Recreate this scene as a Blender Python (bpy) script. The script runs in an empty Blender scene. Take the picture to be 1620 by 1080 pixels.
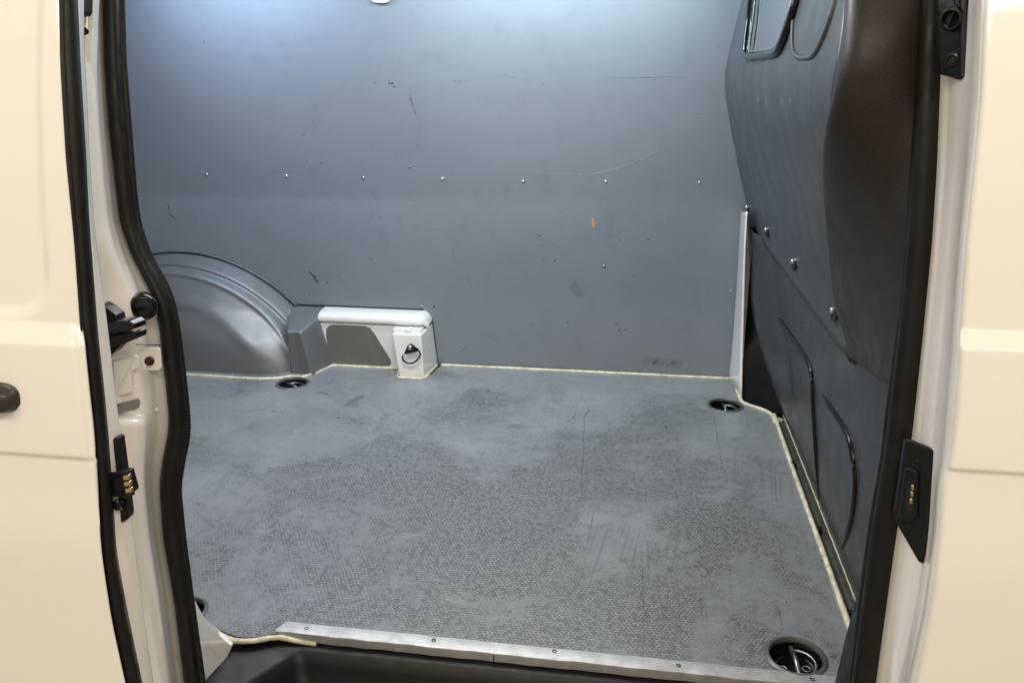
import bpy, bmesh, math, random
import numpy as np
from mathutils import Vector, Matrix

C = bpy.context.scene.collection
SC = bpy.context.scene
R = math.radians

# ------------------------------------------------------------------ camera
PITCH, YAW, ROLL, FPX = R(18.2239), R(9.1091), R(-0.3716), 1295.74
fw = Vector((-math.sin(YAW)*math.cos(PITCH), math.cos(YAW)*math.cos(PITCH), -math.sin(PITCH)))
r0 = Vector((math.cos(YAW), math.sin(YAW), 0)); u0 = r0.cross(fw)
rt = r0*math.cos(ROLL)+u0*math.sin(ROLL); up = -r0*math.sin(ROLL)+u0*math.cos(ROLL)
CAM = Vector((0, 0, 1.0))
cd = bpy.data.cameras.new('camera'); cam = bpy.data.objects.new('camera', cd); C.objects.link(cam)
m = Matrix.Identity(4)
for i in range(3):
    m[i][0] = rt[i]; m[i][1] = up[i]; m[i][2] = -fw[i]; m[i][3] = CAM[i]
cam.matrix_world = m
cd.sensor_width = 36; cd.lens = 36*FPX/1620; cd.clip_start = .02; cd.clip_end = 200
SC.camera = cam

# ------------------------------------------------------------------ world + lamps
SC.view_settings.view_transform = 'Standard'; SC.view_settings.look = 'None'
SC.view_settings.exposure = 0.0; SC.view_settings.gamma = 1
w = bpy.data.worlds.new('World'); SC.world = w; w.use_nodes = True
bg = w.node_tree.nodes['Background']
bg.inputs[0].default_value = (1.0, .885, .70, 1); bg.inputs[1].default_value = .77

def area(name, loc, target, sx, sy, power, col):
    l = bpy.data.lights.new(name, 'AREA'); l.shape = 'RECTANGLE'; l.size = sx; l.size_y = sy
    l.energy = power; l.color = col
    o = bpy.data.objects.new(name, l); C.objects.link(o); o.location = loc
    d = Vector(target)-Vector(loc); o.rotation_euler = d.to_track_quat('-Z', 'Y').to_euler()
    return o
# workshop ceiling lamps outside the van
area('workshop_lamp', (-1.4, -1.6, 3.2), (-.5, .8, .6), 2.4, .5, 52, (1, .88, .70))
area('workshop_lamp', (1.6, -1.3, 3.2), (.6, .8, .6), 2.4, .4, 43, (1, .88, .70))
# cargo bay roof lamps
area('cargo_lamp', (-1.28, 2.46, 1.37), (-1.28, 2.68, .95), .60, .06, 6.6, (.56, .74, 1))
area('cargo_lamp', (-.30, 2.46, 1.37), (-.30, 2.68, .95), .90, .06, 8.6, (.70, .92, 1))
area('cargo_lamp', (-.6, 1.75, 1.42), (-.6, 1.75, 0), 1.2, .5, 19, (.96, .975, 1))

# ------------------------------------------------------------------ projection helpers (planning only)
def ray(px, py): return fw*FPX + rt*(px-810) - up*(py-540)
def U(px, py, ax, v):
    d = ray(px, py); i = 'xyz'.index(ax); t = (v-CAM[i])/d[i]; return CAM+d*t
_zt = [-.5, -.1, .2, .45, .57, .69, .8, .9, 1.0, 1.08, 1.3, 1.5]
_yt = [.02, -.02, -.03, -.028, -.018, 0, .018, .036, .06, .085, .17, .26]
_zs = np.linspace(-.5, 1.5, 401); _ys = np.interp(_zs, _zt, _yt)
_k = np.ones(17)/17; _ys2 = np.convolve(np.pad(_ys, 8, mode='edge'), _k, 'valid')
def dY(z): return float(np.interp(z, _zs, _ys2))
def hitY(px, py, fn):
    """point seen at (px,py) on the surface y = fn(x,z)"""
    d = ray(px, py); y = fn(0, .5)
    for _ in range(30):
        p = CAM+d*(y/d.y); y = .5*y+.5*fn(p.x, p.z)
    return CAM+d*(y/d.y)
def body(px, py, base): return hitY(px, py, lambda x, z: base+dY(z))
def sm(a, b, x):
    t = min(1, max(0, (x-a)/(b-a))); return t*t*(3-2*t)
def yw(x, z):      # far side lining
    k = 1-sm(-1.0, .1, x)
    a = np.interp(z, [0, .25, .555, .583, .9, 1.2, 1.5], [2.70, 2.718, 2.735, 2.737, 2.716, 2.696, 2.675])
    b = np.interp(z, [0, .25, .6, .9, 1.2, 1.5], [2.70, 2.716, 2.726, 2.722, 2.706, 2.69])
    return float(a*k+b*(1-k)) + .003*math.sin(x*7+z*3)*math.sin(z*4+x*1.3)
def wall(px, py, off=0): return hitY(px, py, lambda x, z: yw(x, z)-off)
_bz = np.linspace(.3, 1.7, 561)
def _smo(v, n): return np.convolve(np.pad(v, n, mode='edge'), np.ones(2*n+1)/(2*n+1), 'valid')
_bx = _smo(_smo(np.interp(_bz, [.5, .58, .75, .95, 1.02, 1.2, 1.5], [.345, .333, .283, .232, .234, .266, .33]), 14), 12)
_bk = _smo(_smo(np.interp(_bz, [.55, .75, .95], [1, .5, 0]), 14), 12)
def xb_up(y, z):   # bulkhead, upper pad
    b = np.interp(z, _bz, _bx); k = np.interp(z, _bz, _bk)
    return float(b + k*(.03*(2.7-y) + .02*(1-sm(1.2, 1.6, y))))
def xb_lo(y, z):
    t = min(1, max(0, z/.515)); top = xb_up(y, .515)+.009
    return .450*(1-t)+top*t + .006*math.sin(t*math.pi)
def bulk(px, py, fn=xb_up, off=0):
    d = ray(px, py)/FPX; a, b = .3, 8.0
    for _ in range(50):
        t = (a+b)/2; p = CAM+d*t
        if p.x-(fn(p.y, p.z)-off) > 0: b = t
        else: a = t
    return CAM+d*a
def tab(rows, w=14):
    ys = [r[0] for r in rows]; xs = [r[1] for r in rows]
    Y = np.arange(-400, 1500, 2.0)
    X = np.interp(Y, ys, xs)
    s0 = (xs[1]-xs[0])/(ys[1]-ys[0]); s1 = (xs[-1]-xs[-2])/(ys[-1]-ys[-2])
    X = np.where(Y < ys[0], xs[0]+(Y-ys[0])*s0, X); X = np.where(Y > ys[-1], xs[-1]+(Y-ys[-1])*s1, X)
    k = np.ones(2*w+1); k /= k.sum(); X = np.convolve(np.pad(X, w, mode='edge'), k, 'valid')
    return lambda y: float(np.interp(y, Y, X))

# ------------------------------------------------------------------ material helpers
class NT:
    def __init__(s, name):
        s.m = bpy.data.materials.new(name); s.m.use_nodes = True; s.t = s.m.node_tree
        s.n = s.t.nodes; s.b = s.n['Principled BSDF']
        s.pos = s.n.new('ShaderNodeNewGeometry').outputs['Position']
    def L(s, a, b): s.t.links.new(a, b)
    def _in(s, node, i, v):
        if v is None: return
        if hasattr(v, 'node'): s.L(v, node.inputs[i])
        else:
            if isinstance(v, (tuple, list)) and len(v) == 3 and node.inputs[i].type == 'RGBA': v = (*v, 1)
            node.inputs[i].default_value = v
    def math(s, op, a, b=None, c=None, clamp=False):
        n = s.n.new('ShaderNodeMath'); n.operation = op; n.use_clamp = clamp
        for i, v in enumerate((a, b, c)): s._in(n, i, v)
        return n.outputs[0]
    def vec(s, op, a, b=None, sc=None):
        n = s.n.new('ShaderNodeVectorMath'); n.operation = op
        s._in(n, 0, a); s._in(n, 1, b)
        if sc is not None: s._in(n, 3, sc)
        return n.outputs['Value'] if op in ('DOT_PRODUCT', 'LENGTH', 'DISTANCE') else n.outputs[0]
    def noise(s, vec, scale, detail=3, rough=.5, dist=0, col=False):
        n = s.n.new('ShaderNodeTexNoise'); s._in(n, 'Vector', vec); n.inputs['Scale'].default_value = scale
        n.inputs['Detail'].default_value = detail; n.inputs['Roughness'].default_value = rough
        n.inputs['Distortion'].default_value = dist
        return n.outputs[1 if col else 0]
    def mapr(s, v, a, b, c=0., d=1., smooth=True):
        n = s.n.new('ShaderNodeMapRange'); n.interpolation_type = 'SMOOTHSTEP' if smooth else 'LINEAR'
        s._in(n, 0, v)
        for i, q in enumerate((a, b, c, d)): s._in(n, i+1, q)
        return n.outputs[0]
    def mix(s, f, a, b):
        n = s.n.new('ShaderNodeMix'); n.data_type = 'RGBA'
        s._in(n, 0, f); s._in(n, 6, a); s._in(n, 7, b); return n.outputs[2]
    def scl(s, v, sc, rot=0, loc=(0, 0, 0)):
        n = s.n.new('ShaderNodeMapping'); n.vector_type = 'POINT'; s._in(n, 0, v)
        n.inputs['Location'].default_value = loc
        n.inputs['Rotation'].default_value = (0, 0, rot) if not isinstance(rot, tuple) else rot
        n.inputs['Scale'].default_value = sc; return n.outputs[0]
    def comb(s, x, y, z=0.):
        n = s.n.new('ShaderNodeCombineXYZ'); s._in(n, 0, x); s._in(n, 1, y); s._in(n, 2, z); return n.outputs[0]
    def sep(s, v):
        n = s.n.new('ShaderNodeSeparateXYZ'); s._in(n, 0, v); return n.outputs
    def seg(s, p, a, b, wd, soft=.6):
        """mask of a stroke from a to b, in metres"""
        a = Vector(a); b = Vector(b); ba = b-a
        pa = s.vec('SUBTRACT', p, tuple(a))
        h = s.math('MULTIPLY', s.vec('DOT_PRODUCT', pa, tuple(ba)), 1/max(ba.dot(ba), 1e-9), clamp=True)
        q = s.vec('SCALE', tuple(ba), sc=h)
        d = s.vec('LENGTH', s.vec('SUBTRACT', pa, q))
        return s.mapr(d, wd*soft*.5, wd, 1., 0.)
    def thread(s, q, m):
        """same vector, made to depend on m so that marks are evaluated one after the other"""
        return s.vec('SCALE', q, sc=s.math('MULTIPLY_ADD', m, 1e-7, 1.))
    def bump(s, h, strength=.3, dist=.001, normal=None):
        n = s.n.new('ShaderNodeBump'); n.inputs['Strength'].default_value = strength
        n.inputs['Distance'].default_value = dist; s._in(n, 'Height', h)
        if normal is not None: s.L(normal, n.inputs['Normal'])
        return n.outputs[0]
    def set(s, **k):
        for a, v in k.items():
            a = {'col': 'Base Color', 'rough': 'Roughness', 'metal': 'Metallic', 'coat': 'Coat Weight', 'crough': 'Coat Roughness',
                 'normal': 'Normal', 'cnormal': 'Coat Normal', 'spec': 'Specular IOR Level'}[a]
            i = s.b.inputs[a]
            if hasattr(v, 'node'): s.L(v, i)
            else: i.default_value = (*v, 1) if isinstance(v, tuple) and len(v) == 3 else v
        return s.m

def paint(name, col, rough=.45, coat=1., dirt=.12, orange=.04):
    t = NT(name)
    n1 = t.noise(t.pos, 5, 4); n2 = t.noise(t.pos, 60, 4, .6)
    f = t.math('MULTIPLY', t.mapr(n1, .45, .75), t.mapr(n2, .4, .7)); f = t.math('MULTIPLY', f, dirt)
    c = t.mix(f, col, (col[0]*.55, col[1]*.5, col[2]*.42))
    sp = t.mapr(t.noise(t.pos, 170, 2), .74, .79); sp = t.math('MULTIPLY', sp, .35*min(1, dirt*4))
    c = t.mix(sp, c, (.25, .2, .15))
    b = t.bump(t.noise(t.pos, 420, 2), orange, .0006)
    b2 = t.bump(t.noise(t.pos, 9, 2), .12, .004, b)
    return t.set(col=c, rough=rough, coat=coat, crough=.06, normal=b2, cnormal=b2)
def plain(name, col, rough=.5, metal=0., bumpsc=900, bs=.15, spec=.5, var=.2, dist=.0004, coat=0.):
    t = NT(name)
    n = t.noise(t.pos, 25, 5, .6)
    c = t.mix(t.math('MULTIPLY', t.mapr(n, .35, .7), var), col, tuple(min(1, x*1.8+.01) for x in col))
    rr = t.mapr(t.noise(t.pos, 40, 4), .3, .7, rough*.8, min(1, rough*1.25))
    b = t.bump(t.noise(t.pos, bumpsc, 3), bs, dist)
    return t.set(col=c, rough=rr, metal=metal, normal=b, spec=spec, coat=coat)

M = {}
M['paint'] = paint('white_door_paint', (.82, .80, .755), dirt=.06)
M['jamb'] = paint('white_jamb_paint', (.88, .855, .82), rough=.35, dirt=.26)
M['rubber'] = plain('black_rubber', (.008, .0072, .0065), .46, bumpsc=1500, bs=.25, var=.25, spec=.24)
M['black'] = plain('black_plastic', (.008, .008, .0085), .36, bumpsc=1200, bs=.12, spec=.28)
M['gloss'] = plain('gloss_black_plastic', (.006, .006, .0065), .18, bs=.04, spec=.35)
M['hole'] = plain('dark_hollow', (.006, .006, .006), .8)
M['tray'] = plain('step_tray_plastic', (.009, .0095, .0105), .40, spec=.32, bumpsc=1600, bs=.5, dist=.0006)
M['cover'] = plain('black_shade_fill', (.006, .006, .007), .35, spec=.25)  # black that stands in for shade in the corner gap and bolt dents
M['scr'] = plain('dark_screw', (.07, .065, .06), .4, .8)
M['channel'] = plain('reflection_tinted_channel', (.05, .046, .036), .22, var=.5)  # brownish tint paints in the reflection of the sealant bead
M['boxpaint'] = paint('white_box_paint', (.82, .80, .74), rough=.35, dirt=.30)
M['brass'] = plain('brass_contact', (.72, .50, .26), .32, 1., bs=.1)
M['steel'] = plain('steel', (.62, .63, .65), .25, 1., bs=.1)
M['dsteel'] = plain('dull_steel', (.30, .30, .30), .38, 1., bs=.2)
M['whitecap'] = plain('white_plastic', (.85, .85, .83), .3)
M['greyins'] = plain('grey_insert_plastic', (.155, .142, .125), .6, bumpsc=2500, bs=.3, var=.08)
M['trimblk'] = plain('charcoal_trim', (.016, .016, .018), .5, spec=.3)
M['concrete'] = plain('garage_concrete', (.32, .30, .27), .6, bumpsc=60)
M['shell'] = plain('van_shell_inner', (.42, .43, .44), .5)

def mk_seal():
    t = NT('cream_sealant')
    n = t.noise(t.pos, 35, 4, .6); n2 = t.noise(t.pos, 140, 3)
    c = t.mix(t.mapr(n, .4, .65), (.74, .68, .52), (.54, .48, .33))
    c = t.mix(t.math('MULTIPLY', t.mapr(n2, .60, .70), .5), c, (.24, .18, .10))
    return t.set(col=c, rough=.35, normal=t.bump(t.noise(t.pos, 90, 3), .35, .0015))
M['sealant'] = mk_seal()

def mk_alu():
    t = NT('worn_aluminium')
    s1 = t.noise(t.scl(t.pos, (3, 160, 160)), 4, 5, .7)
    s2 = t.noise(t.scl(t.pos, (1, 1, 1), .5), 30, 5, .7)
    c = t.mix(t.mapr(s2, .3, .7), (.47, .47, .46), (.34, .34, .33))
    c = t.mix(t.math('MULTIPLY', t.mapr(t.noise(t.pos, 90, 5, .8, 2), .58, .7), .6), c, (.28, .25, .2))
    return t.set(col=c, rough=t.mapr(s1, .3, .7, .38, .6), metal=.55, normal=t.bump(s1, .25, .0006))
M['alu'] = mk_alu()

def mk_arch():
    t = NT('silver_grey_moulded_plastic')
    n = t.noise(t.pos, 8, 4, .6)
    c = t.mix(n, (.215, .22, .225), (.165, .17, .175))
    sc = t.mapr(t.noise(t.scl(t.pos, (30, 4, 260), (0, .5, 0)), 3, 4, .6), .68, .74)
    c = t.mix(t.math('MULTIPLY', sc, .35), c, (.42, .43, .44))
    return t.set(col=c, metal=.35, rough=t.mapr(t.noise(t.pos, 18, 4), .3, .7, .30, .42), normal=t.bump(t.noise(t.pos, 700, 3), .2, .0005))
M['arch'] = mk_arch()

def mk_wall():
    t = NT('grey_blue_lining')
    p = t.pos
    s = t.sep(p); q = t.comb(s[0], 0., s[2])
    wob = t.vec('SCALE', t.vec('SUBTRACT', t.noise(p, 22, 2, .5, 0, True), (.5, .5, .5)), sc=.012)
    q = t.vec('MULTIPLY', t.vec('ADD', q, wob), (1, 0, 1)); qq = q
    base = t.mix(t.noise(p, 2.2, 3), (.184, .201, .230), (.208, .224, .242))
    base = t.mix(t.math('MULTIPLY', t.mapr(t.noise(p, 14, 5, .65), .5, .8), .25), base, (.11, .115, .12))
    def pt(x, y):
        a = wall(x, y); return (a.x, 0, a.z)
    light = None; dark = None
    def acc(o, v, k):
        v = t.math('MULTIPLY', v, k)
        return v if o is None else t.math('MAXIMUM', o, v)
    for a, b, wd, k in [((1022, 570), (1075, 576), .022, .22), ((908, 454), (918, 465), .022, .2), ((648, 150), (658, 182), .010, .08)]: dark = acc(dark, t.seg(q, pt(*a), pt(*b), wd), k)
    # faint random hairlines
    for rot, th, k in ((.3, .70, .22), (1.9, .71, .2)):
        hl = t.mapr(t.noise(t.scl(p, (1, 1, 1), (0, rot, 0)), 1), 0, 1)
        hn = t.noise(t.scl(t.scl(p, (1, 1, 1), (0, rot, 0)), (3, 1, 260)), 1.6, 2, .5)
        mk = t.mapr(t.noise(p, 5, 2, .5), .56, .7)
        light = acc(light, t.math('MULTIPLY', t.mapr(hn, th, th+.05), mk), k)
    spk = t.math('MULTIPLY', t.mapr(t.noise(p, 130, 1, .5), .76, .80), t.mapr(t.noise(p, 6, 2), .45, .6))
    dark = acc(dark, spk, .45)
    c = t.mix(light, base, (.42, .43, .42)); c = t.mix(dark, c, (.035, .033, .03))
    org = t.seg(t.comb(s[0], 0., s[2]), pt(938, 347), pt(939, 359), .0065)
    c = t.mix(t.math('MULTIPLY', org, .9), c, (.62, .30, .06))
    rg = t.mapr(t.noise(p, 12, 4, .6), .3, .7, .33, .44)
    b = t.bump(t.math('MULTIPLY_ADD', t.noise(p, 3.0, 2), 45., t.noise(p, 380, 1)), .40, .0002)
    return t.set(col=c, rough=rg, normal=b, spec=.55)
M['wall'] = mk_wall()

def mk_floor():
    t = NT('worn_hexagon_floor')
    p = t.pos; s = t.sep(p); q0 = t.comb(s[0], s[1], 0.)
    wob = t.vec('SCALE', t.vec('SUBTRACT', t.noise(p, 18, 2, .5, 0, True), (.5, .5, .5)), sc=.022)
    q = t.vec('MULTIPLY', t.vec('ADD', q0, wob), (1, 1, 0)); qq = q
    # hexagon lattice, 8.6 mm
    S = .0086
    jit = t.vec('SCALE', t.vec('SUBTRACT', t.noise(p, 90, 2, .5, 0, True), (.5, .5, .5)), sc=.0016)
    hp = t.vec('ADD', t.vec('SCALE', t.vec('ADD', q0, jit), sc=1/S), (2000, 1732.0508*2, 0))
    hp = t.vec('MULTIPLY', hp, (1, 1, 0))
    rr = (1, 1.7320508, 1); hh = (.5, .8660254, .5)
    a = t.vec('SUBTRACT', t.vec('MODULO', hp, rr), hh); b = t.vec('SUBTRACT', t.vec('MODULO', t.vec('SUBTRACT', hp, (.5, .8660254, 0)), rr), hh)
    a = t.vec('MULTIPLY', a, (1, 1, 0)); b = t.vec('MULTIPLY', b, (1, 1, 0))
    la = t.vec('LENGTH', a); lb = t.vec('LENGTH', b); sel = t.math('LESS_THAN', la, lb)
    n = t.n.new('ShaderNodeMix'); n.data_type = 'VECTOR'; t.L(sel, n.inputs[0]); t.L(b, n.inputs[4]); t.L(a, n.inputs[5]); g = n.outputs[1]
    g = t.vec('ABSOLUTE', g); hd = t.math('MAXIMUM', t.vec('DOT_PRODUCT', g, (.5, .8660254, 0)), t.sep(g)[0])
    edge = t.math('SUBTRACT', .5, hd)
    line = t.mapr(edge, .06, .17, 1., 0.)
    nb = t.noise(p, 85, 3, .7)
    line = t.math('MULTIPLY', line, t.mapr(nb, .42, .56))
    # where the coating is worn down to the dark layer
    dx = t.math('SUBTRACT', s[0], -.24); dy = t.math('SUBTRACT', s[1], 1.52)
    rad = t.math('SQRT', t.math('ADD', t.math('MULTIPLY', t.math('MULTIPLY', dx, dx), 2.6), t.math('MULTIPLY', t.math('MULTIPLY', dy, dy), 2.2)))
    reg = t.mapr(rad, .35, 1.5, .27, -.13, False)
    big = t.noise(p, 3.4, 4, .62, .5); med = t.noise(t.scl(p, (1, 1.25, 1), .3), 24, 5, .85)
    wv = t.math('ADD', reg, t.math('ADD', t.math('MULTIPLY', big, 1.9), t.math('MULTIPLY', med, 1.05)))
    wear = t.mapr(wv, 1.36, 1.70)
    fine = t.mapr(t.noise(p, 190, 4, .8), .44, .60)
    lightc = t.mix(t.noise(p, 3, 4), (.198, .208, .216), (.240, .248, .254))
    lightc = t.mix(t.math('MULTIPLY', t.mapr(t.noise(p, 5.5, 6, .75, .3), .44, .68), .55), lightc, (.285, .292, .298))
    darkc = t.mix(t.noise(p, 9, 4), (.088, .090, .092), (.122, .124, .125))
    cell = t.math('MULTIPLY', wear, t.math('SUBTRACT', 1., t.math('MULTIPLY', line, .92)))
    grit = t.math('MULTIPLY', t.math('MULTIPLY', fine, t.mapr(wv, 1.15, 1.55)), .55)
    cell = t.math('MAXIMUM', cell, grit)
    c = t.mix(cell, lightc, darkc)
    # bright coating left on the lattice
    c = t.mix(t.math('MULTIPLY', t.math('MULTIPLY', line, wear), .55), c, (.33, .335, .34))
    # dark worm-like nicks along lattice where coating is intact
    nick = t.math('MULTIPLY', t.math('MULTIPLY', t.mapr(edge, .05, .20, 1., 0.), t.mapr(t.noise(p, 55, 4, .7), .56, .64)), t.mapr(t.noise(p, 5, 3), .44, .60))
    c = t.mix(t.math('MULTIPLY', nick, .55), c, (.07, .07, .07))
    dark = None; light = None
    def acc(o, v, k):
        v = t.math('MULTIPLY', v, k)
        return v if o is None else t.math('MAXIMUM', o, v)
    # rubbed streaks lengthwise and crosswise, drawn out noise
    for rot, sx, sy, th, k, ms in ((.02, 260, 3.2, .58, .32, 4), (.12, 120, 2.2, .59, .25, 3), (1.47, 210, 4.0, .60, .28, 5)):
        v = t.scl(t.scl(q0, (1, 1, 1), rot), (sx, sy, 1))
        st = t.mapr(t.noise(v, 1, 3, .55), th, th+.07)
        mk = t.mapr(t.noise(t.scl(p, (1, 1, 1), 0, (rot*7, 3, 1)), ms, 3, .5), .46, .62)
        dark = acc(dark, t.math('MULTIPLY', st, mk), k)
    def pt(x, y):
        v = U(x, y, 'z', 0); return (v.x, v.y, 0)
    for a, b, wd, k in [((548, 640), (571, 628), .020, .42), ((556, 634), (560, 640), .028, .30), ((500, 620), (520, 624), .014, .15)]: dark = acc(dark, t.seg(q, pt(*a), pt(*b), wd), k)
    c = t.mix(dark, c, (.04, .039, .038))
    # rub dirt off near cream sealant
    rg = t.mapr(big, .3, .7, .22, .36); rg = t.math('ADD', rg, t.math('MULTIPLY', cell, .10))
    h = t.math('ADD', t.mapr(edge, .06, .2, .5, 0.), t.math('MULTIPLY', t.noise(p, 220, 2, .7), .9))
    b = t.bump(h, .35, .0008)
    return t.set(col=c, rough=rg, normal=b, spec=.6)
M['floor'] = mk_floor()

def mk_bulk(name, col, rough, marks=True):
    t = NT(name); p = t.pos; s = t.sep(p)
    c = t.mix(t.noise(p, 5, 4), col, tuple(x*1.25 for x in col))
    m = None
    if marks:
        q = t.comb(0., s[1], s[2])
        def pt(x, y):
            v = bulk(x, y); return (0, v.y, v.z)
        for a, b, wd, k in [((1168, 148), (1169, 146), .012, .35), ((1184, 159), (1186, 160), .010, .3), ((1198, 158), (1201, 159), .010, .4), ((1212, 162), (1213, 160), .012, .5),
                            ((1236, 159), (1238, 161), .012, .6), ((1249, 159), (1250, 161), .010, .55), ((1361, 220), (1361, 221), .004, .5), ((1291, 290), (1292, 291), .006, .9), ((1291, 208), (1292, 208), .005, .5), ((1293, 238), (1293, 239), .004, .5)]:
            v = t.math('MULTIPLY', t.seg(q, pt(*a), pt(*b), wd*.7), k*.55); m = v if m is None else t.math('MAXIMUM', m, v)
        m = t.math('MULTIPLY', m, t.mapr(t.noise(p, 90, 3), .35, .5))
        c = t.mix(m, c, (.42, .42, .4))
    dirt = t.mapr(t.noise(p, 14, 2, .5), .5, .75); c = t.mix(t.math('MULTIPLY', dirt, .18), c, (col[0]*.5, col[1]*.45, col[2]*.4))
    b = t.bump(t.math('MULTIPLY_ADD', t.noise(p, 5, 1), 5., t.noise(p, 300, 1)), .08, .0003)
    return t.set(col=c, rough=t.mapr(t.noise(p, 12, 4), .3, .7, rough*.85, rough*1.2), normal=b)
M['bulk'] = mk_bulk('bulkhead_grey_paint', (.050, .058, .064), .36)
M['bulklow'] = mk_bulk('bulkhead_lower_paint', (.036, .041, .046), .30, False)
def mk_bolster():
    t = NT('grained_dark_bolster'); p = t.pos
    g = t.noise(p, 500, 4, .7)
    c = t.mix(t.mapr(g, .35, .65), (.017, .0142, .0115), (.032, .0265, .0215))
    v = t.mapr(t.noise(t.scl(p, (60, 60, 3)), 1, 3), .5, .8); c = t.mix(t.math('MULTIPLY', v, .3), c, (.018, .015, .013))
    return t.set(col=c, rough=t.mapr(t.noise(p, 20, 4), .3, .7, .34, .52), spec=.36, normal=t.bump(g, .35, .0006))
M['bolster'] = mk_bolster()
def mk_glass():
    t = NT('dark_window_glass'); return t.set(col=(.055, .06, .065), rough=.08, coat=.6)
M['glass'] = mk_glass()

# ------------------------------------------------------------------ object helpers
def tag(o, label=None, cat=None, group=None, kind=None):
    for k, v in (('label', label), ('category', cat), ('group', group), ('kind', kind)):
        if v: o[k] = v
    return o
def empty(name, loc=(0, 0, 0)):
    o = bpy.data.objects.new(name, None); C.objects.link(o); o.location = loc; return o
def mesh(name, V, F, mat, parent=None, smooth=True, bevel=0, solid=0, sub=0, segs=2, soff=-1, auto=None):
    me = bpy.data.meshes.new(name); me.from_pydata([tuple(v) for v in V], [], F); me.validate(); me.update()
    if smooth: me.polygons.foreach_set('use_smooth', [True]*len(me.polygons))
    me.materials.append(mat)
    o = bpy.data.objects.new(name, me); C.objects.link(o)
    if solid:
        mo = o.modifiers.new('s', 'SOLIDIFY'); mo.thickness = solid; mo.offset = soff
    if bevel:
        mo = o.modifiers.new('b', 'BEVEL'); mo.width = bevel; mo.segments = segs; mo.limit_method = 'ANGLE'; mo.angle_limit = R(35)
        o.modifiers.new('w', 'WEIGHTED_NORMAL').keep_sharp = True
    if sub:
        mo = o.modifiers.new('u', 'SUBSURF'); mo.levels = sub; mo.render_levels = sub
    if auto: me.set_sharp_from_angle(angle=R(auto))
    if parent:
        o.parent = parent
        pl = Vector((0, 0, 0)); q = parent
        while q: pl += q.location; q = q.parent
        o.location = -pl if q is None else -pl
    return o
def grid(name, rows, mat, parent=None, closed=False, **k):
    n = len(rows[0]); V = [p for r in rows for p in r]; F = []
    for i in range(len(rows)-1):
        for j in range(n-1 if not closed else n):
            a = i*n+j; b = i*n+(j+1) % n; F.append((a, b, b+n, a+n))
    return mesh(name, V, F, mat, parent, **k)
def prism(name, outline, vec, mat, parent=None, bevel=.001, **k):
    n = len(outline); vec = Vector(vec)
    V = [Vector(p) for p in outline]+[Vector(p)+vec for p in outline]
    F = [tuple(range(n)), tuple(range(2*n-1, n-1, -1))]+[(i, i+n, (i+1) % n+n, (i+1) % n) for i in range(n)]
    bm = bmesh.new(); vs = [bm.verts.new(v) for v in V]
    for f in F: bm.faces.new([vs[i] for i in f])
    bmesh.ops.recalc_face_normals(bm, faces=bm.faces)
    me = bpy.data.meshes.new(name); bm.to_mesh(me); bm.free()
    V2 = [v.co.copy() for v in me.vertices]; F2 = [tuple(f.vertices) for f in me.polygons]; bpy.data.meshes.remove(me)
    return mesh(name, V2, F2, mat, parent, smooth=True, bevel=bevel, auto=35 if not bevel else None, **k)
def box(name, a, b, mat, parent=None, bevel=.001, **k):
    (x0, y0, z0), (x1, y1, z1) = a, b
    return prism(name, [(x0, y0, z0), (x1, y0, z0), (x1, y1, z0), (x0, y1, z0)], (0, 0, z1-z0), mat, parent, bevel, **k)
def tube(name, pts, r, mat, parent=None, n=8, closed=False, flat=None, **k):
    pts = [Vector(p) for p in pts]; rows = []; N = len(pts)
    rad = r if callable(r) else (lambda i: r)
    for i, p in enumerate(pts):
        a = pts[(i-1) % N] if closed or i else p; b = pts[(i+1) % N] if closed or i < N-1 else p
        d = (b-a).normalized(); u = d.cross(Vector((0, 0, 1)) if abs(d.z) < .9 else Vector((0, 1, 0))).normalized(); v = d.cross(u)
        rr = rad(i); rows.append([p+(u*math.cos(t*2*math.pi/n)+v*math.sin(t*2*math.pi/n))*rr for t in range(n)])
    if closed: rows.append(rows[0])
    o = None
    V = [p for r_ in rows for p in r_]; F = []
    for i in range(len(rows)-1):
        for j in range(n):
            a = i*n+j; b = i*n+(j+1) % n; F.append((a, b, b+n, a+n))
    if not closed: F += [tuple(range(n-1, -1, -1)), tuple(range(len(V)-n, len(V)))]
    return mesh(name, V, F, mat, parent, **k)
def lathe(name, prof, origin, axis, mat, parent=None, n=24, **k):
    """prof: list of (radius, height along axis)"""
    ax = Vector(axis).normalized(); u = ax.orthogonal().normalized(); v = ax.cross(u); o = Vector(origin)
    rows = [[o+ax*h+(u*math.cos(t*2*math.pi/n)+v*math.sin(t*2*math.pi/n))*max(r, 1e-5) for t in range(n)] for r, h in prof]
    V = [p for r_ in rows for p in r_]; F = []
    for i in range(len(rows)-1):
        for j in range(n):
            a = i*n+j; b = i*n+(j+1) % n; F.append((a, b, b+n, a+n))
    F.append(tuple(range(n-1, -1, -1))); F.append(tuple(range(len(V)-n, len(V))))
    return mesh(name, V, F, mat, parent, auto=40, **k)
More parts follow.
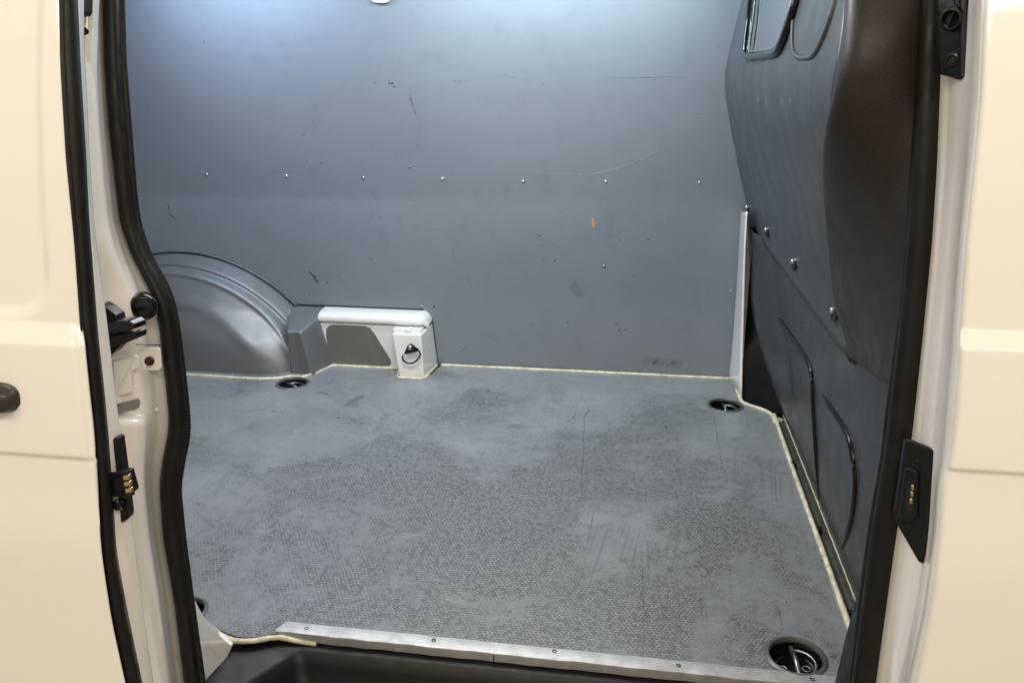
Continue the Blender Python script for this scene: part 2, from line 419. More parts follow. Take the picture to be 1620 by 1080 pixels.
def smoothpath(pts, n=60):
    P = np.array([tuple(p) for p in pts]); d = np.r_[0, np.cumsum(np.linalg.norm(np.diff(P, axis=0), axis=1))]
    out = []
    T = [P[0]]+[(P[i+1]-P[i-1])/(d[i+1]-d[i-1]) for i in range(1, len(P)-1)]+[P[0]]
    T[0] = (P[1]-P[0])/(d[1]-d[0]); T[-1] = (P[-1]-P[-2])/(d[-1]-d[-2])
    for s in np.linspace(0, d[-1], n):
        i = min(len(P)-2, int(np.searchsorted(d, s, 'right')-1)); h = d[i+1]-d[i]; t = (s-d[i])/h
        out.append(Vector((2*t**3-3*t**2+1)*P[i]+(t**3-2*t**2+t)*h*T[i]+(-2*t**3+3*t**2)*P[i+1]+(t**3-t**2)*h*T[i+1]))
    return out


# ------------------------------------------------------------------ scuffs and scratches (thin marks lying on panels)
def mk_mark(name, col, al):
    t = NT(name); tr_ = t.n.new('ShaderNodeBsdfTransparent'); mx = t.n.new('ShaderNodeMixShader')
    f = t.math('MULTIPLY', t.mapr(t.noise(t.pos, 160, 2, .6), .34, .58), al)
    t.L(f, mx.inputs[0]); t.L(tr_.outputs[0], mx.inputs[1]); t.L(t.b.outputs[0], mx.inputs[2])
    t.L(mx.outputs[0], t.n['Material Output'].inputs[0]); return t.set(col=col, rough=.45)
M['mark_dark'] = mk_mark('dark_scuff', (.045, .044, .044), .75)
M['mark_soft'] = mk_mark('faint_dark_scuff', (.06, .06, .062), .42)
M['mark_light'] = mk_mark('pale_scratch', (.40, .41, .41), .60)
M['mark_pale'] = mk_mark('faint_pale_scratch', (.34, .35, .36), .34)
M['mark_orange'] = plain('orange_paint_chip', (.48, .29, .12), .6)
srn = random.Random(21)
def strokes(name, items, place, mat, parent, lab=None):
    """items: (a, b, width, bend) in surface coordinates; place(u, v) -> point on the surface"""
    V = []; F = []
    for a, b, wd, bend in items:
        a = Vector(a); b = Vector(b); d = b-a; L_ = d.length
        if L_ < 1e-5: d = Vector((1, 0)); 
        d = d.normalized(); nn = Vector((-d.y, d.x)); 
        n = max(3, min(14, int(L_/.008)+3))
        if L_ < wd*2: a = a-d*wd*.5; L_ += wd
        base = len(V); j1 = srn.uniform(-.7, .7)
        for i in range(n):
            u = i/(n-1); c = a+d*(L_*u)+nn*(bend*math.sin(u*math.pi)+srn.uniform(-.22, .22)*wd+j1*wd*math.sin(u*5))
            hw = wd*.5*(.25+.75*math.sin(math.pi*min(1, max(0, .08+u*.84))))*srn.uniform(.75, 1.1)
            p, q = c-nn*hw, c+nn*hw
            V += [place(p.x, p.y), place(q.x, q.y)]
            if i: k = base+2*i; F.append((k-2, k-1, k+1, k))
    o = mesh(name, V, F, mat, parent, smooth=False); o['kind'] = 'stuff'
    if lab: o['label'] = lab
    return o
def wuv(x, y): a = wall(x, y); return (a.x, a.z)
def fuv(x, y): a = U(x, y, 'z', 0); return (a.x, a.y)
WPL = lambda x, z: (x, yw(x, z)-.0009, z)
FPL = lambda x, y: (x, y, .0006)
WL = [((716, 130), (732, 131), .004, .35), ((802, 117), (814, 121), .004, .6), ((814, 121), (826, 122), .004, .5),
                        ((1025, 125.5), (1083, 124), .004, .55), ((283, 276), (302, 279), .005, .35), ((232, 170), (238, 180), .004, .3),
                        ((470, 245), (560, 245), .003, .15), ((892, 347), (899, 344), .006, .4), ((839, 367), (840, 380), .005, .3),
                        ((765, 390), (768, 392), .008, .3), ((640, 360), (700, 362), .006, .12), ((742, 440), (744, 455), .005, .3), ((640, 255), (648, 266), .007, .25)]
WD = [((616, 130), (620, 133), .009, .95), ((622, 134), (625, 139), .006, .6), ((716, 128), (745, 128.5), .0035, .4),
                        ((960, 123.5), (1085, 122), .0028, .45), ((265, 322), (269, 338), .005, .55), ((269, 338), (275, 345), .006, .5),
                        ((850, 375), (857, 372), .006, .5), ((486, 256), (486.4, 256), .006, .5), ((508, 258), (509, 258), .006, .5),
                        ((1025, 378), (1028, 380), .007, .5), ((841, 514), (842, 515), .007, .7), ((898, 510), (899, 511), .007, .5), ((910, 511), (911, 511), .007, .4),
                        ((972, 513), (978, 512), .006, .5), ((979, 522), (981, 522), .007, .8), ((988, 522), (991, 522), .007, .8),
                        ((830, 468), (838, 470), .011, .35), ((908, 454), (918, 465), .02, .22), ((1002, 438), (1005, 437), .01, .4), ((876, 412), (879, 412), .007, .5),
                        ((1033, 575), (1040, 570), .01, .5), ((1063, 574), (1068, 575), .009, .5), ((1022, 570), (1075, 576), .022, .2),
                        ((488, 430), (505, 446), .012, .5), ((535, 437), (540, 446), .006, .4), ((582, 408), (590, 413), .006, .3),
                        ((704, 458), (770, 458), .014, .16), ((640, 352), (655, 365), .012, .15), ((1103, 180), (1108, 181), .008, .4), ((737, 60), (741, 59), .006, .4),
                        ((604, 345), (590, 338), .004, .25), ((578, 338), (590, 340), .004, .4), ((648, 150), (658, 182), .008, .2), ((955, 200), (960, 260), .03, .07)]
FD = [((932, 645), (926, 658), .005, .8), ((925, 655), (922, 740), .004, .6), ((920, 725), (921, 790), .0035, .55), ((1015, 870), (1020, 1020), .004, .55),
                        ((1022, 850), (1027, 900), .003, .5), ((915, 655), (895, 668), .004, .5), ((560, 776), (590, 780), .003, .4), ((780, 772), (835, 778), .003, .4), ((835, 778), (905, 786), .0025, .35),
                        ((1228, 950), (1240, 1000), .0022, .6), ((1110, 880), (1130, 935), .003, .35), ((940, 805), (930, 860), .003, .35), ((1130, 660), (1142, 740), .004, .4), ((1120, 640), (1128, 690), .003, .4),
                        ((303, 850), (340, 825), .003, .5), ((300, 800), (345, 840), .003, .45), ((340, 825), (358, 815), .004, .6), ((310, 795), (325, 800), .005, .5), ((650, 870), (700, 880), .003, .3),
                        ((1052, 675), (1056, 677), .011, 1.), ((1068, 669), (1077, 670), .008, 1.), ((1095, 638), (1100, 638), .007, .9), ((1090, 616), (1093, 614), .006, .8), ((407, 604), (409, 604), .008, .9), ((414, 604), (415, 604), .008, .9),
                        ((432, 651), (437, 651), .014, .6), ((404, 649), (425, 649), .005, .5), ((533, 661), (538, 661), .012, .7), ((940, 577.5), (941, 578), .004, .3),
                        ((548, 640), (571, 628), .020, .42), ((556, 634), (560, 640), .028, .30), ((1314, 1037), (1322, 1039), .0075, .6), ((1200, 1004), (1201, 1004.5), .0035, 1.), ((1055, 968), (1057, 966), .004, .8), ((953, 1014), (954, 1014), .003, .8),
                        ((1070, 985), (1090, 1008), .003, .45), ((1225, 955), (1238, 975), .003, .4), ((1150, 985), (1170, 975), .003, .5), ((1150, 970), (1165, 985), .003, .5), ((500, 620), (520, 624), .012, .15)]
FL = [((753, 891), (778, 913), .0045, .75), ((518, 924), (527, 910), .004, .7), ((524, 922), (531, 909), .003, .6), ((665, 935), (700, 958), .0022, .6), ((980, 880), (1015, 890), .003, .4),
                        ((1070, 903), (1088, 902), .003, .55), ((1088, 902), (1112, 909), .003, .55), ((840, 952), (835, 975), .003, .45), ((1096, 592), (1097, 592), .008, 1.), ((770, 640), (740, 660), .03, .10), ((620, 690), (720, 660), .04, .16)]
conv = lambda L, f, kk=1.: [(f(*a), f(*b), w_*kk, 0) for a, b, w_, k in L]
_ln = lambda i: math.hypot(i[0][0]-i[1][0], i[0][1]-i[1][1])
hi = lambda L: [i for i in L if i[3] >= .5 and _ln(i) < 30]
lo_ = lambda L: [i for i in L if i[3] < .5 or _ln(i) >= 30]
arc = [(838, 272), (870, 275.5), (905, 277), (940, 275), (975, 267), (1010, 254), (1040, 239), (1075, 218)]
AP = smoothpath([wall(x, y) for x, y in arc], 60)

rnd = random.Random(4)
# ------------------------------------------------------------------ ground outside
g = mesh('ground', [(-60, -60, -.6), (60, -60, -.6), (60, 60, -.6), (-60, 60, -.6)], [(0, 1, 2, 3)], M['concrete']); tag(g, kind='structure')

# ================================================================== VAN BODY
van = empty('van_body', (0, 1.0, -.3)); tag(van, 'white cargo van body around the open side doorway, with black rubber doorway seals', 'van')

# left doorway edge tables (image row -> column)
rubL = tab([(0, 94), (100, 96), (250, 105), (383, 118), (540, 129), (620, 137), (680, 144), (790, 151), (880, 159), (980, 174), (1080, 196)])
rubR = tab([(0, 120), (100, 124), (250, 133), (340, 138), (460, 147), (540, 153), (582, 158), (680, 168), (790, 176), (880, 182), (980, 200), (1080, 221)])
stR = tab([(0, 133), (67, 133), (133, 137), (233, 141), (340, 148), (400, 154), (460, 162.6), (525, 172), (566, 176), (639, 185), (676, 189), (730, 195), (780, 202), (900, 218), (1000, 231), (1080, 243)])
sealL = tab([(0, 162), (100, 165), (200, 172), (300, 183), (350, 189), (400, 206), (450, 232), (480, 246), (520, 252), (600, 261), (660, 267), (690, 265), (732, 256), (770, 252), (850, 258), (950, 275), (1080, 291)], 8)
sealR = tab([(0, 198), (100, 201), (200, 209), (300, 217), (350, 223), (400, 240), (450, 268), (480, 279), (520, 286), (600, 296), (660, 302), (690, 302), (732, 293), (770, 287), (850, 295), (950, 308), (1080, 326)], 8)
# right
rsL = tab([(0, 1462), (260, 1444), (464, 1430), (560, 1416), (667, 1401), (721, 1396), (823, 1377), (941, 1362), (1080, 1345)])
rsR = tab([(0, 1492), (260, 1482), (382, 1474), (545, 1458), (692, 1442), (836, 1419), (933, 1405), (1080, 1385)])
rdE = tab([(0, 1560), (150, 1554), (260, 1544), (382, 1531), (525, 1521), (545, 1521), (627, 1515), (700, 1509), (742, 1503), (760, 1495), (844, 1489), (966, 1473), (1080, 1450)], 8)
rc1 = tab([(0, 1508), (260, 1497), (464, 1479), (586, 1466), (700, 1456), (836, 1436), (933, 1420), (1080, 1400)])
rc2 = tab([(0, 1530), (260, 1517), (423, 1503), (606, 1487), (700, 1478), (850, 1468), (966, 1450), (1080, 1424)])

def band(name, cols, mat, parent, y0=-160, y1=1240, step=10, **k):
    """surface through columns (x table, base depth, dx)"""
    rows = []
    for y in np.arange(y0, y1+1, step):
        r = []
        for c in cols:
            p = body(c[0](y)+(c[2] if len(c) > 2 else 0), y, c[1]); r.append(p)
        rows.append(r)
    return grid(name, rows, mat, parent, **k)

def seal_strip(name, tl, tr, baseL, baseR, hgt, mat, parent, prof, serr=0, flip=False, y0=-160, y1=1240, ds=2.5):
    rows = []
    i = 0
    for y in np.arange(y0, y1, ds):
        a = body(tl(y), y, baseL); b = body(tr(y), y, baseR); i += 1
        w_ = b-a; wl = w_.length; nrm = Vector((w_.y, -w_.x, 0)).normalized()
        if nrm.y > 0: nrm = -nrm
        r = []
        for s, h in prof:
            ss = 1-s if flip else s
            off = 0
            if serr and s > .9: off = serr*(1 if (i % 2) else -1)*(1 if not flip else -1)
            r.append(a+w_*ss+nrm*h*hgt+w_.normalized()*off)
        r.append(a+w_*(.94 if not flip else .06)-nrm*.012); r.append(a+w_*(.03 if not flip else .97)-nrm*.012)
        rows.append(r)
    return grid(name, rows, mat, parent, closed=True)
PROF = [(0, 0), (.02, .35), (.07, .66), (.15, .86), (.26, .97), (.38, 1.0), (.50, .95), (.60, .84), (.68, .70), (.735, .52), (.76, .40), (.80, .38), (.88, .36), (.96, .30), (1.0, .16)]
o = seal_strip('doorway_seal', sealL, sealR, 1.02, 1.035, .017, M['rubber'], van, PROF, serr=.0005)
o['label'] = 'black rubber seal on the left side of the doorway'
o = seal_strip('doorway_seal', rsL, rsR, 1.035, 1.0, .017, M['rubber'], van, PROF, serr=.0005, flip=True)
o['label'] = 'black rubber seal on the right side of the doorway'

# left (rear) door pillar
SL = lambda y: sealL(y)+12
wide = lambda k: (lambda y: stR(y)+(sealL(y)-stR(y))*k)
def pil_col(k, base, bump_=0): return (wide(k), base)
# extra pressed bulge of the pillar below the lock cover
rows = []
for y in np.arange(-160, 1241, 5):
    r = []
    low = sm(655, 668, y)                      # lower box section stands proud
    ks = [(-.55, .915), (-.2, .925), (.0, .935), (.18, .942), (.34, .950), (.46, .958), (.55, .972), (.64, .985), (.74, 1.0), (.82, 1.012), (.90, 1.018), (1.0, 1.026)]
    for k, b in ks:
        bb = b - low*.012*(1-sm(.44, .66, k)) + (1-low)*.012*(1-sm(.3, .7, k))*sm(380, 470, y)
        r.append(body(stR(y)+(sealL(y)-stR(y))*k, y, bb))
    r.append(body(sealL(y)+14, y, 1.034)); rows.append(r)
grid('rear_pillar', rows, M['jamb'], van, solid=.0015)
# left pillar foot: pale triangular gusset running down to the step
A = body(312, 976, 1.12); B_ = U(366, 1019, 'z', -.004); C_ = U(333, 1082, 'z', -.05); D_ = body(300, 1060, 1.05); E_ = body(296, 940, 1.08)
gus = [E_, A, U(340, 998, 'z', .012), B_, U(352, 1046, 'z', -.02), C_, D_]
prism('pillar_foot', gus, (0, .012, -.004), M['jamb'], van, bevel=.002)
# near body side behind the sliding door, header and roof (close the cargo bay)
rows = []
for z in np.linspace(-.35, 1.45, 30):
    rows.append([(x, .935+dY(z)-(.0 if x < -.75 else .0), z) for x in (-2.6, -1.6, -.9, -.705)])
grid('rear_side_panel', rows, M['jamb'], van, solid=.02)
box('door_header', (-.76, 1.16, 1.24), (.45, 1.30, 1.47), M['jamb'], van, .02)
box('roof', (-2.62, 1.05, 1.47), (.5, 2.76, 1.50), M['shell'], van, .01)
box('rear_end', (-2.65, .95, -.1), (-2.60, 2.76, 1.47), M['shell'], van, .01)
box('far_side', (-2.62, 2.78, -.3), (.5, 2.80, 1.50), M['shell'], van, .005)
box('floor_pan', (-2.6, 1.30, -.09), (.45, 2.76, -.055), M['shell'], van, .004)

# right (front) door pillar
rows = []
for y in np.arange(-160, 1241, 8):
    r = [body(rsR(y)-14, y, 1.034), body(rsR(y)-3, y, 1.012), body(rsR(y)+3, y, 1.0)]
    c1, c2, e = rc1(y), rc2(y), rdE(y)
    r += [body(c1-3, y, .985), body(c1, y, .982), body(c1+3, y, .976), body((c1+c2)/2, y, .962), body(c2-3, y, .948), body(c2+2, y, .940), body((c2+e)/2, y, .905), body(e-5, y, .872), body(e+3, y, .862), body(e+16, y, .868), body(e+60, y, .885)]
    rows.append(r)
grid('front_pillar', rows, M['jamb'], van, solid=.0015)

# ---- fittings on the left pillar
bp = body(227, 485, .985)
bx = Vector((.55, -.80, .05)).normalized()
lathe('rubber_buffer', [(.0185, -.014), (.0185, .002), (.0178, .006), (.0150, .010), (.0135, .0105), (.0118, .0080), (.0070, .0095), (.002, .0100)], bp, bx, M['gloss'], van, n=36)
# lock guide bracket: two lipped black prongs on a wedge
def bodyp(pts, base): return [body(x, y, base) for x, y in pts]
prism('guide_bracket', bodyp([(158, 482), (168, 487), (183, 499), (185, 508), (192, 511), (196, 520), (190, 546), (177, 560), (158, 568)], .925), (0, .02, 0), M['black'], van, .0015)
lb = bpy.data.objects['guide_bracket']
for (q, dd) in (([(170, 512), (192, 507), (204, 508), (211, 513), (212, 520), (206, 523), (170, 529)], .900), ([(170, 533), (196, 529), (211, 526), (213.5, 531), (212, 537), (203, 541), (172, 550)], .905)):
    prism('prong', bodyp(q, dd), (.004, .022, 0), M['gloss'], lb, .0016, segs=3)
# lock cover plate with a hole
plate = [(174, 566), (180, 561), (218, 553), (226, 551), (250, 550), (254, 553), (256, 582), (252, 586), (229, 586.5), (225, 590), (227, 622), (224, 629), (186, 639), (176, 642)]
pp = []
for x, y in plate:
    pp.append(body(x, y, .943 + .052*sm(190, 245, x)))
cen = sum(pp, Vector())/len(pp)
pl = prism('lock_cover', pp, (-.003, .006, 0), M['jamb'], van, .0022, segs=3)
hb = body(239.5, 570, .986)
lathe('plug', [(.0064, -.002), (.0064, .0015), (.0050, .0022), (.0042, .0010), (.002, .0008)], hb+Vector((-.001, -.003, 0)), (.35, -.93, .0), plain('maroon_plug', (.03, .012, .010), .3), pl, n=24)
# raised boss ridge on the cover
prism('ridge', [body(x, y, .940+.03*sm(190, 245, x)) for x, y in [(178, 572), (214, 562), (220, 566), (221, 582), (208, 588), (210, 620), (180, 630)]], (-.002, .006, 0), M['jamb'], pl, .0028, segs=3)
# opening below cover
op = prism('slot', [body(x, y, .942+.02*sm(190, 220, x)) for x, y in [(184, 641), (196, 638), (219, 631), (222, 637), (220, 645), (214, 648), (196, 651), (186, 655)]], (-.002, .004, 0), plain('slot_grey', (.20, .20, .185), .4), van, .0005)
# three small weld dots under the slot
for x, y in ((228, 636), (236, 646), (229, 645), (248, 647)):
    lathe('stud', [(.0020, -.003), (.0020, .001), (.001, .002)], body(x, y, .988), (.3, -.93, .2), M['jamb'], van, n=12)
# seam line across pillar
tube('seam', [body(216, 544.5, .966), body(235, 545, .985), body(254, 546, 1.008)], .0009, M['dsteel'], van, n=6)
# guide fittings at top
prism('bracket', bodyp([(110, -30), (132, -30), (131, 18), (128, 25), (112, 27)], .90), (0, .02, 0), M['black'], van, .002)
lathe('peg', [(.0060, -.02), (.0056, .006), (.0040, .014), (.0025, .0155)], body(124, 50, .90), (.93, -.3, 0), M['gloss'], van, n=20)

# ---- fittings on the right pillar
cp = [(1432, 701), (1439, 697), (1473, 710.5), (1478, 713), (1481, 719), (1478, 762), (1476, 802), (1474, 835), (1472, 863), (1469, 884), (1464, 890), (1459, 891), (1454, 889), (1420, 830), (1416, 812), (1424, 760)]
def on_plane(px, py, P0, P1, P2):
    n_ = (P1-P0).cross(P2-P0); d = ray(px, py); return CAM+d*((P0-CAM).dot(n_)/d.dot(n_))
_c = (body(1436, 700, .968), body(1420, 825, .972), body(1478, 760, .937))
def cpd(x, y): return on_plane(x, y, *_c)
cplate = prism('contact_plate', [cpd(x, y) for x, y in cp], (.0, .010, 0), M['black'], van, .002, segs=3)
cplate['label'] = 'black plastic contact plate on the front pillar'
inn = [(1431, 740), (1436, 739), (1451, 745), (1451, 752), (1450, 818), (1444, 819), (1436, 826), (1421, 818), (1423, 800)]
prism('contact_housing', [cpd(x, y)+Vector((0, -.004, 0)) for x, y in inn], (0, .008, 0), M['black'], cplate, .0012)
prism('contact_socket', [cpd(x, y)+Vector((0, -.0052, 0)) for x, y in [(1434, 758), (1441, 755), (1446, 760), (1445, 800), (1441, 808), (1434, 806), (1431, 795)]], (0, .006, 0), M['hole'], cplate, .001)
for x, y in ((1441, 767), (1440, 777.5), (1438.5, 788.5)):
    prism('contact', [cpd(x+dx, y+dy)+Vector((0, -.0075, 0)) for dx, dy in ((-2, -4), (2.0, -3.5), (2.0, 4), (-2, 3.5))], (0, .005, 0), M['brass'], cplate, .0006)
for x, y in ((1451, 731), (1436, 833)):
    lathe('screw', [(.0045, -.004), (.0045, .0012), (.003, .0018), (.0022, .0006), (.001, .0006)], cpd(x, y), (-.35, -.93, 0), M['gloss'], cplate, n=16)
# long ridge
prism('ridge', [cpd(x, y)+Vector((0, -.003, 0)) for x, y in [(1468, 716), (1474, 719), (1471, 800), (1464, 878), (1459, 884), (1463, 800)]], (0, .006, 0), M['black'], cplate, .0012)
# guide at the top right
_g = (body(1490, 0, .962), body(1490, 110, .962), body(1530, 50, .935))
def gpd(x, y, e=0): return on_plane(x, y, *_g)+Vector((0, -e, 0))
gd = prism('pillar_guide', [gpd(x, y) for x, y in [(1484, -60), (1533, -60), (1533.5, 20), (1532.5, 114), (1521, 127), (1490, 117)]], (0, .014, 0), M['gloss'], van, .0012)
prism('ridge', [gpd(x, y, .006) for x, y in [(1519, -60), (1527, -60), (1526, 118), (1521, 124), (1517, 120)]], (0, .008, 0), M['black'], gd, .0015)
cc = gpd(1504, 31, .004)
lathe('bush', [(.0125, -.006), (.0125, .003), (.0115, .006), (.0090, .0065), (.0080, .003), (.0075, -.003)], cc, (-.55, -.83, 0), M['gloss'], gd, n=32)
lathe('screw', [(.0070, -.005), (.0070, .0012), (.005, .002), (.0035, .0006), (.001, .0006)], gpd(1505, 95, .003), (-.5, -.86, 0), M['gloss'], gd, n=24)
prism('guide_wedge', [gpd(x, y, .004) for x, y in [(1506, -40), (1512, -40), (1517, 14), (1509, 6)]], (0, .006, 0), M['black'], gd, .001)

# ---- step tray
def T(x, y, z): return U(x, y, 'z', z)
tray = []
# plan rings of the tray: (outer flange, recess rim, rim rounding, wall, bottom)
xl, xr = -.72, .40
def ring(x0, x1, y0, y1, cr, z, n=8, cut=0):
    pts = []
    for cx, cy, a0 in ((x1-cr, y1-cr, 0), (x0+cr+cut, y1-cr, 90), (x0+cr, y0+cr, 180), (x1-cr, y0+cr, 270)):
        for i in range(n+1):
            a = R(a0+90*i/n); pts.append(Vector((cx+cr*math.cos(a), cy+cr*math.sin(a), z)))
    return pts
rings = [ring(-.79, .43, .98, 1.228, .004, -.062), ring(-.79, .43, .98, 1.228, .004, -.020), ring(-.70, .41, 1.0, 1.196, .02, -.021, cut=.085), ring(-.692, .40, 1.01, 1.191, .02, -.025, cut=.085),
         ring(-.684, .39, 1.01, 1.182, .02, -.045, cut=.085), ring(-.665, .38, 1.02, 1.160, .03, -.11, cut=.08), ring(-.64, .37, 1.03, 1.14, .04, -.125, cut=.07), ring(-.56, .35, 1.05, 1.11, .02, -.128, cut=.02)]
V = [p for r_ in rings for p in r_]; n = len(rings[0]); F = []
for i in range(len(rings)-1):
    for j in range(n):
        a = i*n+j; b = i*n+(j+1) % n; F.append((a, b, b+n, a+n))
F.append(tuple(range(len(V)-n, len(V))))
tr = mesh('step_tray', V, F, M['tray'], van, auto=50)
tr['label'] = 'black plastic step tray sunk below the doorway'
box('sill_panel', (-.80, .93, -.40), (.46, .975, -.03), M['jamb'], van, .01)

# ---- rear body box beside the wheel arch (white bracket section)
def Wp(x, y, Y): return U(x, y, 'y', Y)
bbx = empty('body_box', (0, 0, 0))
# ledge
xs0, xs1 = -1.118, -.722
def yz_profile(top): return top
LZ = .198
prof = [(2.74, LZ), (2.690, LZ-.001), (2.665, LZ-.003), (2.650, LZ-.007), (2.640, LZ-.014), (2.636, LZ-.024), (2.636, LZ-.033), (2.642, LZ-.037), (2.74, LZ-.038)]
rows = []
NX = 26
for i in range(NX+1):
    u = i/NX; x = xs0+(xs1-xs0)*u
    k = max(0, (x-(xs1-.035))/.035); drop = .026*(1-math.sqrt(max(0, 1-k*k))); sh = .020*(1-math.sqrt(max(0, 1-k*k)))
    rows.append([(x, yy+(sh if yy < 2.7 else 0), min(zz, zz-(drop if j < 6 else 0))) for j, (yy, zz) in enumerate(prof)])
rows.append([(xs1+.001, yy+.02 if yy < 2.7 else yy, LZ-.036) for yy, zz in prof])
bo = grid('side_box', rows, M['boxpaint'], van, auto=60)
bo['label'] = 'white painted box section beside the wheel arch'
# recessed back face with tapered block
prism('box_face', [(-1.125, 2.640, -.02), (-.80, 2.640, -.02), (-.80, 2.640, LZ-.04), (-1.125, 2.640, LZ-.04)], (0, .09, 0), M['boxpaint'], bo, .003)
blk_t = [(-.832, 2.580), (-.727, 2.580), (-.722, 2.72), (-.842, 2.72)]
blk_b = [(-.802, 2.556), (-.717, 2.556), (-.700, 2.72), (-.822, 2.72)]
V = [Vector((x, y, LZ-.049)) for x, y in blk_t]+[Vector((x, y, -.02)) for x, y in blk_b]
mesh('box_block', V, [(3, 2, 1, 0), (4, 5, 6, 7), (0, 1, 5, 4), (1, 2, 6, 5), (2, 3, 7, 6), (3, 0, 4, 7)], M['boxpaint'], bo, bevel=.005, segs=3)
# clip tab and lip under the ledge
box('clip', (-.786, 2.590, LZ-.056), (-.770, 2.632, LZ-.036), M['boxpaint'], bo, .002)
box('lip', (-.836, 2.604, LZ-.050), (-.735, 2.66, LZ-.040), M['boxpaint'], bo, .002)
# dark grey insert
io = [(-1.088, .022), (-1.094, .11), (-1.091, .136), (-1.080, .149), (-1.063, .154), (-.948, .154), (-.928, .146), (-.913, .125), (-.862, .035), (-.858, .020), (-.866, .008), (-.880, .004), (-1.062, .006), (-1.078, .010)]
ins = [Vector((x, 2.6385, z)) for x, z in io]
ip = prism('insert_panel', ins, (0, .01, 0), M['greyins'], bo, .001)

# white corner pillar by the bulkhead, with a black sheet for the shaded gap beside it
cpl = [[(1173, 335), (1172, 345), (1168, 420), (1162, 500), (1157, 560), (1153.5, 592)], [(1182, 335), (1181, 350), (1178, 420), (1176, 500), (1174, 570), (1173, 632)]]
ya = [wall(x, y, .003) for x, y in cpl[0]]
zb = [max(-.002, U(x, y, 'y', 2.53).z) for x, y in cpl[1]]
yb = [Vector((U(x, y, 'y', 2.53).x, 2.53, U(x, y, 'y', 2.53).z)) for x, y in cpl[1]]
ya[-1].z = -.01; yb[-1] = U(1173, 633, 'z', -.002)
rows = []
for t_ in np.linspace(0, 1, 14):
    s_ = t_*5; i = min(4, int(s_)); f_ = s_-i
    a = ya[i].lerp(ya[i+1], f_); b = yb[i].lerp(yb[i+1], f_)
    rows.append([a, a.lerp(b, .15)+Vector((-.002, -.004, 0)), a.lerp(b, .5), a.lerp(b, .85), b, b+Vector((.002, .006, 0))])
grid('corner_pillar', rows, M['jamb'], van, solid=.002)
# ================================================================== FLOOR
fl_out = [T(1345, 992, 0), T(1280, 815, 0), T(1222, 656, 0), T(1208, 647, 0), T(1173, 632, 0), T(1155, 598, 0)]
outline = [(v.x, v.y) for v in fl_out]
outline[0] = (.418, 1.236)
outline += [(-.69, 2.70), (-.70, 2.60), (-1.08, 2.66), (-1.2, 2.60), (-2.58, 2.60), (-2.58, 1.18), (-.80, 1.18), (-.763, 1.203), (-.737, 1.193), (-.712, 1.186), (-.677, 1.190), (-.654, 1.202), (-.632, 1.217), (-.60, 1.236)]
outline = [Vector((x, y, -.012)) for x, y in outline]
floor = prism('floor', outline, (0, 0, .012), M['floor'], None, bevel=0)
tag(floor, 'worn grey hexagon patterned load floor of the cargo bay', kind='structure')
cups = [(.283, 2.457, .053), (.307, 1.284, .051), (-1.148, 2.448, .053), (-.856, 1.240, .045)]
for i, (x, y, r_) in enumerate(cups):
    bm = bmesh.new(); bmesh.ops.create_cone(bm, cap_ends=True, segments=48, radius1=r_*.90, radius2=r_*.90, depth=.1)
    me = bpy.data.meshes.new('cutter'); bm.to_mesh(me); bm.free()
    co = bpy.data.objects.new('cutter', me); C.objects.link(co); co.location = (x, y, 0)
    mo = floor.modifiers.new('c', 'BOOLEAN'); mo.object = co; mo.operation = 'DIFFERENCE'; mo.solver = 'EXACT'
dg = bpy.context.evaluated_depsgraph_get(); dg.update()
nm = bpy.data.meshes.new_from_object(floor.evaluated_get(dg))
floor.modifiers.clear(); floor.data = nm
nm.materials.clear(); nm.materials.append(M['floor'])
for o in [o for o in bpy.data.objects if o.name.startswith('cutter')]: bpy.data.objects.remove(o)

# sealant beads round the floor
def bead(pts, r, n=None, wob=.0004, lab=None, par=floor):
    P = smoothpath(pts, n or 120); rr = random.Random(len(pts)*7+int(r*1e5)); ph = rr.random()*9
    P = [p+Vector((math.sin(i*.9+ph)*wob*.5+rr.uniform(-wob, wob)*.4, math.sin(i*.57+ph)*wob*.5+rr.uniform(-wob, wob)*.4, 0)) for i, p in enumerate(P)]
    return tube('sealant_bead', P, lambda i: r*(1+.05*math.sin(i*.23+ph)+.02*math.sin(i*1.7+ph)), M['sealant'], par, n=10)
bead([(-.690, 2.694, .001), (-.3, 2.696, .001), (.0, 2.697, .001), (.318, 2.697, .001)], .0055)
bead([T(1155, 597, .001), T(1165, 616, .001), T(1172, 632, .001), T(1178, 638, .001), T(1207, 648, .001), T(1220, 655, .001), T(1227, 668, .001)], .0055)
bead([(.424, 2.40, .001), (.421, 2.0, .001), (.421, 1.6, .001), (.420, 1.37, .001)], .0058)
bead([(-.705, 2.69, .001), (-.712, 2.61, .001), (-.718, 2.552, .001), (-.76, 2.550, .001), (-.806, 2.552, .001), (-.820, 2.60, .001), (-.830, 2.636, .001)], .0045)
bead([(-.83, 2.636, .001), (-.95, 2.634, .001), (-1.07, 2.634, .001), (-1.085, 2.62, .001), (-1.11, 2.55, .001), (-1.14, 2.50, .001)], .0060)
bead([(-1.135, 2.508, .001), (-1.18, 2.508, .001), (-1.225, 2.480, .001), (-1.30, 2.468, .001), (-1.5, 2.472, .001), (-1.8, 2.47, .001)], .0058)
bead([T(340, 1000, -.004), T(356, 1007, -.004), T(372, 1013, -.005), T(402, 1013, -.005), T(425, 1009, -.006), T(446, 1008, -.008), T(470, 1013, -.013), T(500, 1017, -.018)], .0052, wob=.0005)
# seal on the edge of side lining by the corner pillar
bead([wall(1154, 594, .004), wall(1158, 560, .004), wall(1163, 500, .004), wall(1168, 430, .004)], .0030)

